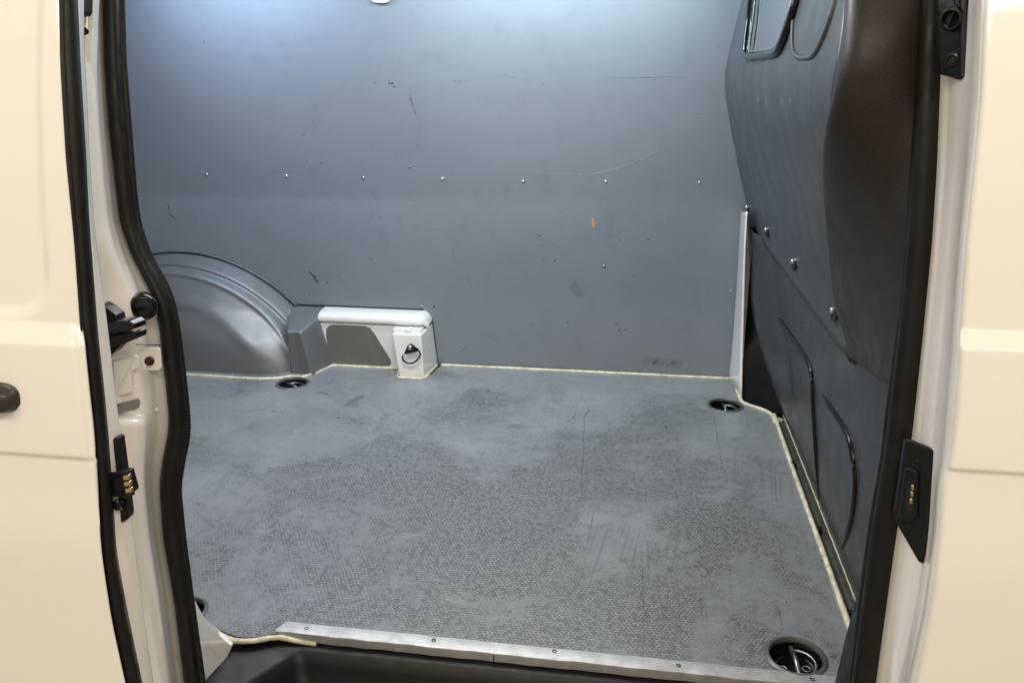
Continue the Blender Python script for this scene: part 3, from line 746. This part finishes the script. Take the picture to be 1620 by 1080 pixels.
# ================================================================== TIE-DOWN CUPS
def make_cup():
    root = empty('tie_down_cup')
    r = .0535
    lathe_p = [(r*.86, -.034), (r*.88, -.020), (r*.89, -.004), (r*.90, .0012), (r*.93, .0034), (r*.98, .0034), (r*1.04, .0022), (r*1.08, .0006), (r*1.08, -.0005), (r*.91, -.0005), (r*.90, -.036)]
    ax = Vector((0, 0, 1))
    def lath(nm, prof, mat, par, n=48):
        rows = [[Vector((rr*math.cos(2*math.pi*t/n), rr*math.sin(2*math.pi*t/n), h)) for t in range(n)] for rr, h in prof]
        return grid(nm, rows, mat, par, closed=True, auto=45)
    lath('rim', lathe_p[:9], M['cuprim'], root)
    lath('bowl', [(r*.875, -.004), (r*.86, -.020), (r*.80, -.029), (r*.5, -.032), (.0001, -.032)], M['gloss'], root)
    # cross bar
    tube('bar', [Vector((-.004, -r*.76, -.012)), Vector((0, 0, -.0075)), Vector((.004, r*.76, -.012))], .0052, M['dsteel'], root, n=12)
    # hinged wire ring lying to one side
    pts = [Vector((r*.70*math.cos(a), r*.70*math.sin(a), -.015+.002*math.cos(a))) for a in np.linspace(R(-82), R(82), 24)]
    tube('wire_ring', pts, .0028, M['dsteel'], root, n=10)
    pts = [Vector((-r*.60*math.cos(a), r*.55*math.sin(a), -.022)) for a in np.linspace(R(-70), R(70), 18)]
    tube('wire_ring', pts, .0020, M['black'], root, n=8)
    for sx in (-1, 1):
        pp_ = [Vector((sx*r*.42+.0075*math.cos(a), .0075*math.sin(a), -.027)) for a in np.linspace(0, 2*math.pi, 16, endpoint=False)]
        tube('screw', pp_, .0017, M['dsteel'], root, n=6, closed=True)
    return root
M['cuprim'] = plain('grey_plastic_rim', (.105, .103, .098), .33, metal=.3, bs=.1)
cup0 = make_cup()
labs = ['round recessed tie-down cup in the far right corner of the grey floor', 'large round recessed tie-down cup nearest the metal sill strip on the right',
        'round recessed tie-down cup against the grey wheel arch cover', 'dark tie-down cup half hidden behind the left doorway seal']
for i, (x, y, r_) in enumerate(cups):
    if i == 0: o = cup0
    else:
        o = cup0.copy(); C.objects.link(o)
        for ch in list(cup0.children):
            c = ch.copy(); C.objects.link(c); c.parent = o
    o.location = (x, y, 0); s_ = r_/.0535; o.scale = (s_, s_, 1); o.rotation_euler = (0, 0, R([8, 8, 60, 30][i]))
    tag(o, labs[i], 'tie-down', 'tie-down cups set in the load floor')

# ================================================================== SILL TRIM
st = empty('sill_strip', (0, 1.22, 0)); tag(st, 'worn aluminium edging strip screwed along the front edge of the grey floor', 'metal strip')
# L profile following the floor edge with small dents
rows = []
for i in range(121):
    x = -.640+(1.045)*i/120; wv = .0006*math.sin(i*.31)+.0005*math.sin(i*.9)
    z = .0022+.0004*math.sin(i*.5)
    sk = (.006 if i == 0 else 0)
    pr = [(1.2395, -.001), (1.2392, z), (1.2384, z+.0008), (1.2110+wv, z+.0008), (1.2088+wv, z-.0002), (1.2082+wv, z-.0020), (1.2080+wv, -.0150), (1.2100, -.0152), (1.2105, -.001)]
    rows.append([(x+(.010*(1.2395-yy)/.03 if i == 0 else 0)*-1, yy, zz) for yy, zz in pr])
grid('strip', rows, M['alu'], st, closed=True, auto=40)
for x, y in ((485, 993.5), (686, 1012), (877, 1029), (1073.5, 1052), (1285, 1074)):
    p = U(x, y, 'z', .003)
    lathe('screw', [(.0042, -.001), (.0042, .0006), (.0034, .0010), (.0018, -.0004), (.0006, -.0004)], p, (0, 0, 1), M['scr'], st, n=16)
prism('joint', [(-.232, 1.2072, -.0145), (-.2305, 1.2072, -.0145), (-.2295, 1.2072, .001), (-.231, 1.2072, .001)], (0, .001, 0), M['hole'], st, bevel=0)

# ================================================================== SIDE LINING
lin = empty('side_lining', (-1, 2.72, 0)); tag(lin, 'large scuffed grey blue lining panel covering the far side of the cargo bay', 'wall panel')
def inarch(x, z):
    return (x+1.66)**2+(z+.195)**2 < .572**2
rows = []
xsl = np.r_[np.linspace(-2.58, -.7, 76), np.linspace(-.69, .36, 44)]
zsl = np.r_[np.linspace(-.01, .19, 9), np.linspace(.20, .56, 18), np.linspace(.5655, .58, 4), np.linspace(.6, 1.47, 36)]
V = []; F = []
idx = {}
for i, z in enumerate(zsl):
    for j, x in enumerate(xsl):
        V.append((x, yw(x, z), z))
n = len(xsl)
for i in range(len(zsl)-1):
    for j in range(n-1):
        a = i*n+j; F.append((a, a+1, a+1+n, a+n))
mesh('panel', V, F, M['wall'], lin, solid=.004, soff=-1)
for x, y in ((327, 276), (453, 278.5), (575, 281), (700, 283), (828, 287), (958.5, 287.5), (1107, 289)):
    p = wall(x, y, .0)
    lathe('screw', [(.0052, -.001), (.0052, .0008), (.0042, .0024), (.0022, .0034), (.0006, .0036)], p, (0, -1, .02), M['steel'], lin, n=16)
for x, y, r_, m_ in ((472.5, 480, .0045, 'dsteel'), (667.5, 483, .0045, 'steel'), (686.5, 485, .0030, 'hole'), (955.5, 421.5, .0060, 'dsteel'), (1156, 459.5, .0040, 'steel'), (648.5, 264.5, .0034, 'dsteel')):
    p = wall(x, y, .0)
    lathe('screw', [(r_, -.001), (r_, .0006), (r_*.8, .0022), (r_*.2, .0032)], p, (0, -1, .02), M[m_], lin, n=12)

lp = bpy.data.objects['panel']
V = []; F = []
for i, p in enumerate(AP):
    u = i/59; hw = .0017*(math.sin(math.pi*min(1, .05+u*.95))**.7)*srn.uniform(.8, 1.2)
    V += [WPL(p.x, p.z-hw), WPL(p.x, p.z+hw)]
    if i: k = 2*i; F.append((k-2, k-1, k+1, k))
o = mesh('scratch', V, F, M['mark_light'], lp, smooth=False); o['label'] = 'long pale curved scratch'
rnd_s = []
def rs(n, x0, x1, y0, y1, l0, l1, w0, w1, angs, spread, bend=.002):
    out = []
    for _ in range(n):
        x = srn.uniform(x0, x1); y = srn.uniform(y0, y1); a = srn.choice(angs)+srn.gauss(0, spread); l = l0*(l1/l0)**(srn.random()**1.6)
        out.append(((x, y), (x+l*math.cos(a), y+l*math.sin(a)), srn.uniform(w0, w1), srn.gauss(0, bend)))
    return out
strokes('pale_scratches', conv(hi(WL), wuv, .8)+rs(14, -1.6, .2, .15, 1.15, .004, .02, .0012, .003, (0, 1.6, .6), .5), WPL, M['mark_light'], lp)
strokes('faint_scratches', conv(lo_(WL), wuv, .8)+rs(46, -1.7, .2, .1, 1.15, .02, .16, .0008, .0018, (0, 0, 1.5, .5, 2.6), .25, .004), WPL, M['mark_pale'], lp)
strokes('dark_marks', conv(hi(WD), wuv, .75)+rs(26, -1.65, .25, .05, 1.1, .002, .010, .0014, .0035, (0, 1.6), .9), WPL, M['mark_dark'], lp)
strokes('faint_marks', conv([i for i in lo_(WD) if i[2] < .011], wuv, .6)+rs(40, -1.65, .25, .02, 1.1, .006, .06, .001, .003, (0, 1.5, 1.2), .5), WPL, M['mark_soft'], lp)
strokes('orange_chip', [(wuv(938, 347), wuv(939.3, 360), .0048, 0)], WPL, M['mark_orange'], lp)
ok = lambda L: [i for i in L if all((i[q][0]-x)**2+(i[q][1]-y)**2 > (r_*1.15)**2 for x, y, r_ in cups for q in (0, 1)) and max(i[0][1], i[1][1]) < 2.46 and min(i[0][1], i[1][1]) > 1.245 and max(i[0][0], i[1][0]) < .405]
strokes('dark_scratches', ok(conv([i for i in hi(FD) if i[2] < .02], fuv, .62)+rs(70, -1.0, .39, 1.26, 2.3, .002, .012, .0012, .003, (0, 1.57), 1.)+rs(5, -.95, .36, 1.26, 2.2, .02, .05, .0008, .0013, (1.57, 1.5, .05, .8), .2, .008)), FPL, M['mark_dark'], floor)
strokes('faint_dark_scratches', ok(conv([i for i in lo_(FD) if i[2] < .02], fuv, .7)+rs(80, -1.2, .39, 1.26, 2.4, .015, .12, .0009, .0020, (1.57, 1.5, 0, .7, 2.4), .35, .009)+rs(170, -1.0, .38, 1.26, 1.7, .01, .05, .0009, .002, (1.57, 0, .6, 1.1, 2.2), .5, .004)), FPL, M['mark_soft'], floor)
strokes('pale_scratches', ok(conv([i for i in FL if i[2] < .02], fuv, .62)+rs(20, -.9, .35, 1.3, 2.0, .01, .05, .0008, .0018, (.9, 2.2, 0, 1.4), .3, .003)), FPL, M['mark_light'], floor)
strokes('faint_pale_scratches', ok(rs(90, -1.1, .36, 1.28, 2.3, .02, .16, .0008, .0018, (0, 0, 1.5, .7, 2.4), .25, .006)), FPL, M['mark_pale'], floor)
# white tab hanging at the top of the panel
tabo = [wall(x, y, .004) for x, y in [(586, -60), (586.5, -4), (588, 1.5), (593, 4.5), (600, 5.5), (611, 5.5), (616, 3), (618.5, -3), (619, -60)]]
prism('cap', tabo, (0, -.008, 0), M['whitecap'], lin, .003, segs=3)

# ================================================================== WHEEL ARCH COVER (height field standing off the side)
def arch_d(x, z):
    r = math.hypot(x+1.66, z+.195)
    # band: from outer rim to groove
    if r >= .575: d1 = 0
    else:
        u_ = min(1, (.575-r)/.030); band_ = .085*(u_**.85)-.014*math.exp(-((r-.540)/.0065)**2)
        face = 0
        if r < .545:
            q = r/.545
            nn = 4.0+7*(1-sm(.0, .22, z))
            groove = .008*math.exp(-((r-.523)/.008)**2)
            face = .125*(1-min(1, q)**nn)+groove
            face += .010*math.exp(-((r-.44)/.028)**2)*sm(.03, .12, z)
        d1 = band_+face
    # column beside the bowl
    xr = -1.078-.235*max(0, z)-0
    side = (xr+.030-x)/.052*.16 if x < xr+.03 else 0
    side = min(.192-.01*math.cos((x+1.17)*40), max(0, side))
    topz = .196
    tp = 0 if z > topz else min(.200, .200*min(1, (topz-z)/.046)**.85)
    left = .2*sm(-1.262, -1.178, x)
    def smin(a, b, k=.034):
        h_ = max(k-abs(a-b), 0)/k; return min(a, b)-h_*h_*k*.25
    d2 = max(0, smin(smin(side*1.0, tp), left, .012)) if x > -1.27 else 0
    k = .012
    h = max(k-abs(d1-d2), 0)/k
    return max(d1, d2)+(h*h*k*.25 if min(d1, d2) > .004 else 0)
arch = None
X = np.arange(-2.10, -1.040, .003); Z = np.arange(-.006, .392, .003)
V = []; F = []; n = len(X); keep = {}
D = [[arch_d(x, z) for x in X] for z in Z]
for i, z in enumerate(Z):
    for j, x in enumerate(X): V.append((x, 2.722-D[i][j], z))
for i in range(len(Z)-1):
    for j in range(n-1):
        if max(D[i][j], D[i+1][j], D[i][j+1], D[i+1][j+1]) > .0005:
            a = i*n+j; F.append((a, a+1, a+1+n, a+n))
used = sorted({v for f in F for v in f}); mp = {v: i for i, v in enumerate(used)}
V = [V[v] for v in used]; F = [tuple(mp[v] for v in f) for f in F]
arch = mesh('wheel_arch_cover', V, F, M['arch'], None)
tag(arch, 'silver grey moulded wheel arch cover with curved rim at the far left', 'wheel arch cover')

rim = [(-1.66+.577*math.cos(a), yw(-1.66, .2)-.001, -.195+.577*math.sin(a)) for a in np.linspace(R(150), R(42.5), 70)]
rim += [(-1.225, yw(-1.2, .2)-.001, .199), (-1.10, yw(-1.1, .2)-.001, .200), (-.80, yw(-.8, .2)-.001, .200), (-.752, yw(-.75, .2)-.001, .200)]
tube('cut_edge', rim, .0026, M['black'], lin, n=6)
tube('cut_edge', [(-.7195, yw(-.72, .15)-.001, .170), (-.7135, yw(-.71, .1)-.001, .10), (-.702, yw(-.7, 0)-.001, .004)], .0011, M['black'], lin, n=6)
# ================================================================== LASHING RING
lr = empty('lashing_ring', U(650, 560, 'y', 2.56)); tag(lr, 'small black lashing ring bolted to the white box section', 'ring')
def Q(x, y, yy=2.553): return U(x, y, 'y', yy)
yl = 2.558
def rp(zx, off=0): return Q(zx[0], zx[1], 2.560-off)
# plate (rounded triangle) with loop
# pixel coordinates from the photograph's close look are used only to place it
plate_px = [(638.5, 561), (640.5, 556), (644, 547.5), (648, 544.5), (651.5, 545), (657.5, 549.5), (662, 552.8), (660, 556.5)]
prism('ring_plate', [rp(p, .009) for p in plate_px], (0, .006, 0), M['gloss'], lr, .001)
loop_px = [(638.2, 561.5), (636.6, 565), (638, 569.5), (642, 573), (648.5, 574.5), (655, 573), (660.5, 568.5), (664.3, 562), (664.5, 557.5), (661.5, 553.5)]
tube('ring', smoothpath([rp(p, .008) for p in loop_px], 40), .0030, M['gloss'], lr, n=10)
lathe('bolt', [(.0078, -.004), (.0078, .0015), (.006, .0034), (.003, .0040)], rp((648.3, 549.8), .013), (0, -1, .05), M['steel'], lr, n=20)

# ================================================================== BULKHEAD
bh = empty('bulkhead', (.4, 1.9, 0)); tag(bh, 'dark grey steel bulkhead partition closing the right end of the cargo bay', 'partition')
# front end of the upper pad (where it rolls into the bolster) as image column of row
bl = tab([(-120, 1356), (0, 1343), (77, 1335), (154, 1323), (191, 1317), (262, 1319), (382, 1330), (464, 1340), (561, 1345)], 8)
# bottom edge of the upper pad: world z .555
def zbot(y): return .498+.024*sm(1.4, 2.7, y)
TS = np.linspace(0, 1, 46); raw = []
for t_ in TS:
    z = .50+(1.46-.50)*t_; zc = min(z, 1.12); best = None
    for yy in np.linspace(1.0, 1.65, 400):
        P_ = Vector((xb_up(yy, zc), yy, zc))-CAM; dz = P_.dot(fw); px = 810+FPX*P_.dot(rt)/dz; py = 540-FPX*P_.dot(up)/dz
        e = abs(px-bl(py))
        if best is None or e < best[0]: best = (e, yy)
    raw.append(best[1])
raw = np.convolve(np.pad(raw, 2, mode='edge'), np.ones(5)/5, 'valid')
keep = {t_: float(v) for t_, v in zip(TS, raw)}
rows = []
for t_ in TS:
    r = []
    # depth where the pad ends
    for u in np.linspace(0, 1, 48):
        zt = 1.46; z0_ = .50
        z = z0_+(zt-z0_)*t_
        # find front depth at this height
        if t_ not in keep:
            a = 1.0; ylo, yhi = 1.0, 1.5
            zc = min(z, 1.12)
            best = None
            for yy in np.linspace(1.0, 1.6, 61):
                P_ = Vector((xb_up(yy, zc), yy, zc))-CAM; dz = P_.dot(fw); px = 810+FPX*P_.dot(rt)/dz; py = 540-FPX*P_.dot(up)/dz
                e = abs(px-bl(py))
                if best is None or e < best[0]: best = (e, yy)
            keep[t_] = best[1]
        yf = keep[t_]
        y = 2.735+(yf-2.735)*u
        zz = zbot(y)+(zt-zbot(y))*t_
        r.append((xb_up(y, zz), y, zz))
    rows.append(r)
# press the two rounded-rectangle recesses for windows is done with frames; upper panel itself:
upn = grid('upper_panel', rows, M['bulk'], bh, solid=.008, soff=-1)
fc = [r[-1] for r in rows]
# bolster: rolls from the pad towards the door pillar
rows2 = []
for i, t_ in enumerate(np.linspace(0, 1, 46)):
    a = Vector(fc[i]); 
    zz = a.z; rise = .125*(1-t_)**3
    P_ = a-CAM
    # end near the seal
    dz = P_.dot(fw); py = 540-FPX*P_.dot(up)/dz
    e = body(rsL(min(1080, max(-160, py)))+10, py, 1.05); e = Vector((e.x, 1.05+dY(zz)*.8, zz+rise))
    r = [a]
    w_ = e-a
    out = Vector((w_.y, -w_.x, 0)).normalized()
    if out.x > 0: out = -out
    nar = sm(0, .12, t_) 
    for s in np.linspace(.02, 1, 22):
        h = .030*math.sin(min(1, s*1.25)*math.pi*.5)*(1-s**2.2)**.8 if s < 1 else 0
        h = .037*(math.sin(math.pi*min(1, s**.6)))**.85 if s < 1 else 0
        zf = -w_.z*s + w_.z*s**.45
        r.append(a+w_*s+out*h*(.35+.65*nar)+Vector((0, 0, zf*.4)))
    rows2.append(r)
# rounded underside
und = []
for k in range(5, 0, -1):
    f_ = k/5; r = []
    for j, p in enumerate(rows2[0]):
        s = j/(len(rows2[0])-1)
        r.append(Vector((p[0]+.055*f_*(1-.2*s), p[1]+.01*f_, p[2]-.018*math.sin(f_*math.pi/2)-.008*sm(0, .6, s))))
    und.append(r)
bz = grid('side_bolster', und+rows2, M['bolster'], bh, solid=.003, soff=1)
bz['label'] = 'dark grained bolster at the door end of the bulkhead'
# vertical scar on the bolster surface
# lower panel
rows = []
zl = np.r_[np.linspace(-.02, .536, 30)]
_E = [U(x, y, 'y', Y_) for x, y, Y_ in ((1181, 352, 2.64), (1182, 400, 2.61), (1185, 470, 2.56), (1190, 510, 2.53), (1199, 545, 2.50), (1210, 580, 2.47), (1219, 606, 2.45), (1228, 652, 2.41))]
_E.sort(key=lambda p: p.z); _ez = [p.z for p in _E]
redge = tab([(340, 1178), (380, 1180), (440, 1183), (500, 1190), (560, 1203), (600, 1212), (650, 1222)], 6)
for z in zl:
    # far end retreats from the corner towards the floor
    yfar = float(np.interp(z, _ez, [p.y for p in _E])); xe = float(np.interp(z, _ez, [p.x for p in _E]))+.018*(1-sm(.0, .10, z))
    r = []
    for u in np.linspace(0, 1, 50):
        y = yfar+(1.08-yfar)*u
        x = xb_lo(y, z)
        k_ = sm(0, .20, u); x = xe*(1-k_)+x*k_ if u > 0 else xe+.030
        x -= .010*sm(.93, 1, u)*0
        r.append((x, y, z))
    rows.append(r)
lo = grid('lower_panel', rows, M['bulklow'], bh, solid=.004, soff=-1)
# black sheet standing in for the shaded gap in the corner
rows = []
for t_ in np.linspace(0, 1, 12):
    z = -.008+.56*t_
    A0 = [Vector((.336, 2.530, z)), Vector((.350, 2.515, z)), Vector((.385, 2.465, z)), Vector((.424, 2.415, z)), Vector((.455, 2.39, z)), Vector((.50, 2.36, z))]
    A1 = [Vector((.334, 2.535, z)), Vector((.355, 2.575, z)), Vector((.400, 2.60, z)), Vector((.43, 2.58, z)), Vector((.46, 2.52, z)), Vector((.50, 2.42, z))]
    k = sm(0, .75, t_); rows.append([a.lerp(b, k) for a, b in zip(A0, A1)])
grid('gap_shade_sheet', rows, M['cover'], bh)
# pressed ribs on the lower panel
def rib(pts, r=.0065, fn=xb_lo, nm='rib', par=lo, mat='gloss', n=60):
    P = smoothpath([bulk(x, y, fn, .0005) for x, y in pts], n)
    def rr(i):
        e = min(i, n-1-i)/8; return r*min(1, .25+.75*e)
    return tube(nm, P, rr, M[mat], par, n=12)
rib([(1191, 434), (1200, 448), (1206, 461), (1209, 480), (1210.5, 520), (1213, 570), (1218, 610), (1221, 635)], .0055)
rib([(1217, 480), (1235, 506), (1258, 540), (1275, 566), (1283, 583), (1286, 600), (1287.5, 640), (1291, 700), (1293, 750), (1296, 790)], .0072)
rib([(1302, 626), (1318, 650), (1334, 674), (1343, 692), (1350, 720), (1354, 755), (1352, 795), (1345, 830), (1332, 868)], .0065)
# bolts on the upper panel on raised black patches that paint in the shade of dents
for x, y, k in ((1161, 301, .8), (1183, 328, 1), (1213.5, 363, 1.1), (1256, 413, 1.1), (1319, 490, 1.1)):
    p = bulk(x, y, xb_up, .0)
    rows = []
    for j, (rr, h) in enumerate([(1, -.0005), (.97, .0010), (.8, .0016), (.6, .0012), (.01, .0012)]):
        rows.append([p+Vector((-h, (.030 if k > 1 else .02)*rr*math.cos(a), .021*rr*math.sin(a)*k)) for a in np.linspace(0, 2*math.pi, 20, endpoint=False)])
    sl = grid('bolt_dent_shade', rows, M['cover'], upn, closed=True)
    lathe('bolt', [(.0062, -.001), (.0062, .004), (.0048, .0058), (.002, .0062)], p+Vector((-.002, -.004, 0)), (-1, -.2, .05), M['steel'], upn, n=14)
# foot channel with clips and second bead
rows = []
for y in np.linspace(2.38, 1.25, 30):
    rows.append([(.424, y, -.001), (.426, y, -.010), (.440, y, -.012), (.447, y, -.008), (.449, y, .012), (.4515, y, .012)])
ch = grid('foot_channel', rows, M['channel'], bh)
bead([(.4465, 2.38, .010), (.447, 2.0, .010), (.447, 1.6, .010), (.446, 1.40, .010)], .0013, par=bh)
for x, y in ((1226, 655), (1254, 733), (1294, 836), (1344, 968)):
    p = U(x, y, 'z', .002)
    box('clip', (p.x-.007, p.y-.007, -.008), (p.x+.010, p.y+.005, .0065), M['gloss'], bh, .003)
# window with rubber frame and blank recess
def loopframe(nm, outer, off, r, mat, par, fn=xb_up, n=110):
    P = smoothpath([bulk(x, y, fn, off) for x, y in outer], n)
    return tube(nm, P, r, M[mat], par, n=10)
wf = [(1196, -120), (1190, -40), (1184, 30), (1178, 84), (1179.5, 89), (1187, 90), (1215, 86), (1229, 82), (1236, 72), (1246, 48), (1258, 10), (1275, -60), (1290, -120)]
wf_o = loopframe('window_frame', wf, .004, .0085, 'gloss', upn)
wf2 = [(1171, -60), (1180, -110), (1166, 40), (1168, 96)]
wi = [(1205, -120), (1199, -40), (1192, 30), (1185.5, 80), (1188, 82), (1215, 79), (1226, 75), (1232, 66), (1240, 44), (1251, 8), (1268, -60), (1282, -120)]
loopframe('frame_lip', wi, .008, .0024, 'dsteel', wf_o)
gl = [bulk(x, y, xb_up, .0025) for x, y in wf]
cen = sum(gl, Vector())/len(gl)
mesh('pane', gl, [tuple(range(len(gl)))], M['glass'], wf_o, smooth=False, solid=.002, soff=0)
rib([(1262, -120), (1259, -40), (1256, 20), (1254, 60), (1255, 80), (1262, 90), (1280, 91), (1290, 84), (1302, 62), (1314, 30), (1324, -10), (1334, -60), (1342, -120)], .0042, xb_up, 'recess_edge', upn, 'bulk', 90)
# charcoal trim at foot of the seal on the right
rows = []
for y in np.arange(860, 1241, 20):
    xl_ = float(np.interp(y, [860, 940, 1000, 1080, 1240], [1372, 1358, 1342, 1323, 1280]))
    rows.append([body(xl_, y, 1.12), body(xl_+4, y, 1.105), body((xl_+rsL(y))/2+4, y, 1.085), body(rsL(y)+8, y, 1.045)])
grid('seal_trim', rows, M['trimblk'], van, solid=.002)

# ================================================================== SLIDING DOOR (left, pushed back)
sd = empty('sliding_door', (-.8, .8, -.3)); tag(sd, 'white sliding door pushed back on the left with black edge seal and handle', 'door')
zl1 = body(60, 515, .80).z; zl2 = body(60, 545, .80).z; zlow = body(60, 722, .80).z
xp = body(57, 300, .80).x; zcorner = body(30, 508, .80).z
def lin(a, b, x):
    t = min(1, max(0, (x-a)/(b-a))); return t*.8+.2*t*t*(3-2*t)
def skin(x, z, s, xpan, up_side=1):
    y = .80+dY(z)
    # waist step: above the ledge the panel sits further back
    y += .013*lin(zl2, zl1, z)
    # pressed window panel
    dxp = (xpan-x)*up_side; dzp = z-zcorner; rc = .05
    if dxp > -.02 and dzp > -.02:
        if dxp < rc and dzp < rc: dd = rc-math.hypot(rc-dxp, rc-dzp)
        else: dd = min(dxp, dzp)
        y += .006*sm(-.004, .014, dd)
    # lower swage line
    y += .0045*sm(zlow+.003, zlow-.003, z)*sm(zlow-.12, zlow-.02, z)-.0035*sm(zlow-.002, zlow-.012, z)*0
    y -= .006*sm(zlow+.002, zlow-.03, z)*(1-sm(zlow-.05, zlow-.25, z))*0
    return y
rows = []
for yy in np.r_[np.arange(-200, 480, 14), np.arange(480, 760, 4), np.arange(760, 1260, 16)]:
    e = hitY(rubL(yy)+2, yy, lambda x, z: .80+dY(z)+.013*lin(zl2, zl1, z)); r = []
    for s in np.r_[np.linspace(.62, .16, 20), np.linspace(.15, .014, 40), [.010, .008, .006, .004, .0025, .001]]:
        x = e.x-s; y = skin(x, e.z, s, xp)
        y += .0035*sm(.012, .007, s)*sm(zlow-.01, zlow+.01, e.z)*sm(zl2+.03, zl2, e.z)
        if s < .004: y += (.004-s)*.5
        r.append((x, y, e.z))
    yo = .013*lin(zl2, zl1, e.z); r += [tuple(body(rubL(yy)+2.5, yy, .803+yo)), tuple(body(rubL(yy)+1, yy, .812+yo)), tuple(body(rubL(yy)-4, yy, .835))]
    rows.append(r)
dp = grid('door_panel', rows, M['paint'], sd, solid=.0)
# inner return of the door with its rubber
band('door_return', [(rubL, .828, 3), (rubR, .830, -3), (rubR, .834, 3), (lambda y: (rubR(y)+stR(y))/2, .846), (stR, .856, -1.5), (stR, .860, 0), (stR, .872, -4), (stR, .885, -30)], M['jamb'], sd)
ds_ = seal_strip('door_seal', rubL, rubR, .817, .823, .010, M['rubber'], sd, [(0, 0), (.03, .4), (.09, .7), (.2, .8), (.27, .55), (.34, .72), (.46, .98), (.58, 1.0), (.72, .9), (.85, .66), (.95, .35), (1, 0)])
# contact block with three brass contacts
cb = prism('contact_block', bodyp([(155, 711), (171, 700), (181, 692.5), (186, 691.5), (188.5, 694), (194, 735), (199, 772), (204, 815), (203, 820), (198, 824), (178, 834), (160, 838)], 0.844), (0, .012, 0), M['black'], sd, .0018)
cb['label'] = 'black contact block on the leading edge of the sliding door'
def shelf(pts, b, th, nm, mat='gloss', bev=.0012): return prism(nm, bodyp(pts, b), (0, th, 0), M[mat], cb, bev)
prism('block_nose', bodyp([(176, 750), (196, 750), (205, 782), (202, 786), (176, 787)], 0.828), (.001, .02, 0), M['black'], cb, .002)
tube('shelf', [body(174, 750, 0.828), body(185, 749, 0.824), body(200, 745, 0.824), body(205, 746.5, 0.824)], .0026, M['black'], cb, n=12)
tube('shelf', [body(190, 785, 0.824), body(200, 784, 0.822), body(209, 780, 0.822), body(211, 779, 0.822)], .0026, M['black'], cb, n=12)
for (x, y) in ((199, 756), (200.5, 766), (202.5, 776.5)):
    prism('contact', bodyp([(x-5.5, y-3), (x+4, y-4.5), (x+5.3, y+2.5), (x-4.5, y+4)], 0.820), (0, .006, 0), M['brass'], cb, .001)
lathe('screw', [(.007, -.003), (.007, .002), (.005, .0035), (.003, .0015), (.001, .0015)], body(188, 798, 0.834), (.6, -.75, 0), M['gloss'], cb, n=20)
# handle
hc = body(-14, 629, .80); 
def oval(w_, h_, off, n=36): 
    return [hc+Vector((w_*math.copysign(abs(math.cos(a))**.55, math.cos(a)), -off, h_*math.copysign(abs(math.sin(a))**.7, math.sin(a)))) for a in np.linspace(0, 2*math.pi, n, endpoint=False)]
hr = [oval(.0385, .0205, .000), oval(.0385, .0205, .0018), oval(.0365, .0185, .0024), oval(.035, .017, .004), oval(.033, .0155, .011), oval(.029, .013, .0165), oval(.02, .008, .019), oval(.0001, .0001, .0195)]
hr = [[Vector((p.x, p.y+(.001), p.z)) for p in r_] for r_ in hr]
hd_ = grid('handle', hr, plain('charcoal_handle', (.028, .027, .025), .3), sd, closed=True)

# ================================================================== FRONT DOOR (right, closed)
fd = empty('front_door', (.6, .85, -.3)); tag(fd, 'white closed front door at the right edge with pressed waist line', 'door')
q1 = body(1580, 528, .84).z; q2 = body(1580, 555, .84).z; q3 = body(1580, 749, .84).z
rows = []
for yy in np.r_[np.arange(-200, 500, 16), np.arange(500, 800, 4), np.arange(800, 1260, 16)]:
    e = hitY(rdE(yy), yy, lambda x, z: .84+dY(z)+.013*lin(q2, q1, z)); r = [tuple(body(rdE(yy)+14, yy, .885)), tuple(body(rdE(yy)+2, yy, .862))]
    for s in np.r_[[0, .0012, .003, .006, .010], np.linspace(.015, .16, 40), np.linspace(.17, .8, 20)]:
        z = e.z; y = .84+dY(z)+.013*lin(q2, q1, z)+.0045*sm(q3+.003, q3-.003, z)*sm(q3-.12, q3-.02, z)
        y += max(0, (.004-s))**2*300
        r.append((e.x+s, y, z))
    rows.append(r)
grid('door_panel', rows, M['paint'], fd)
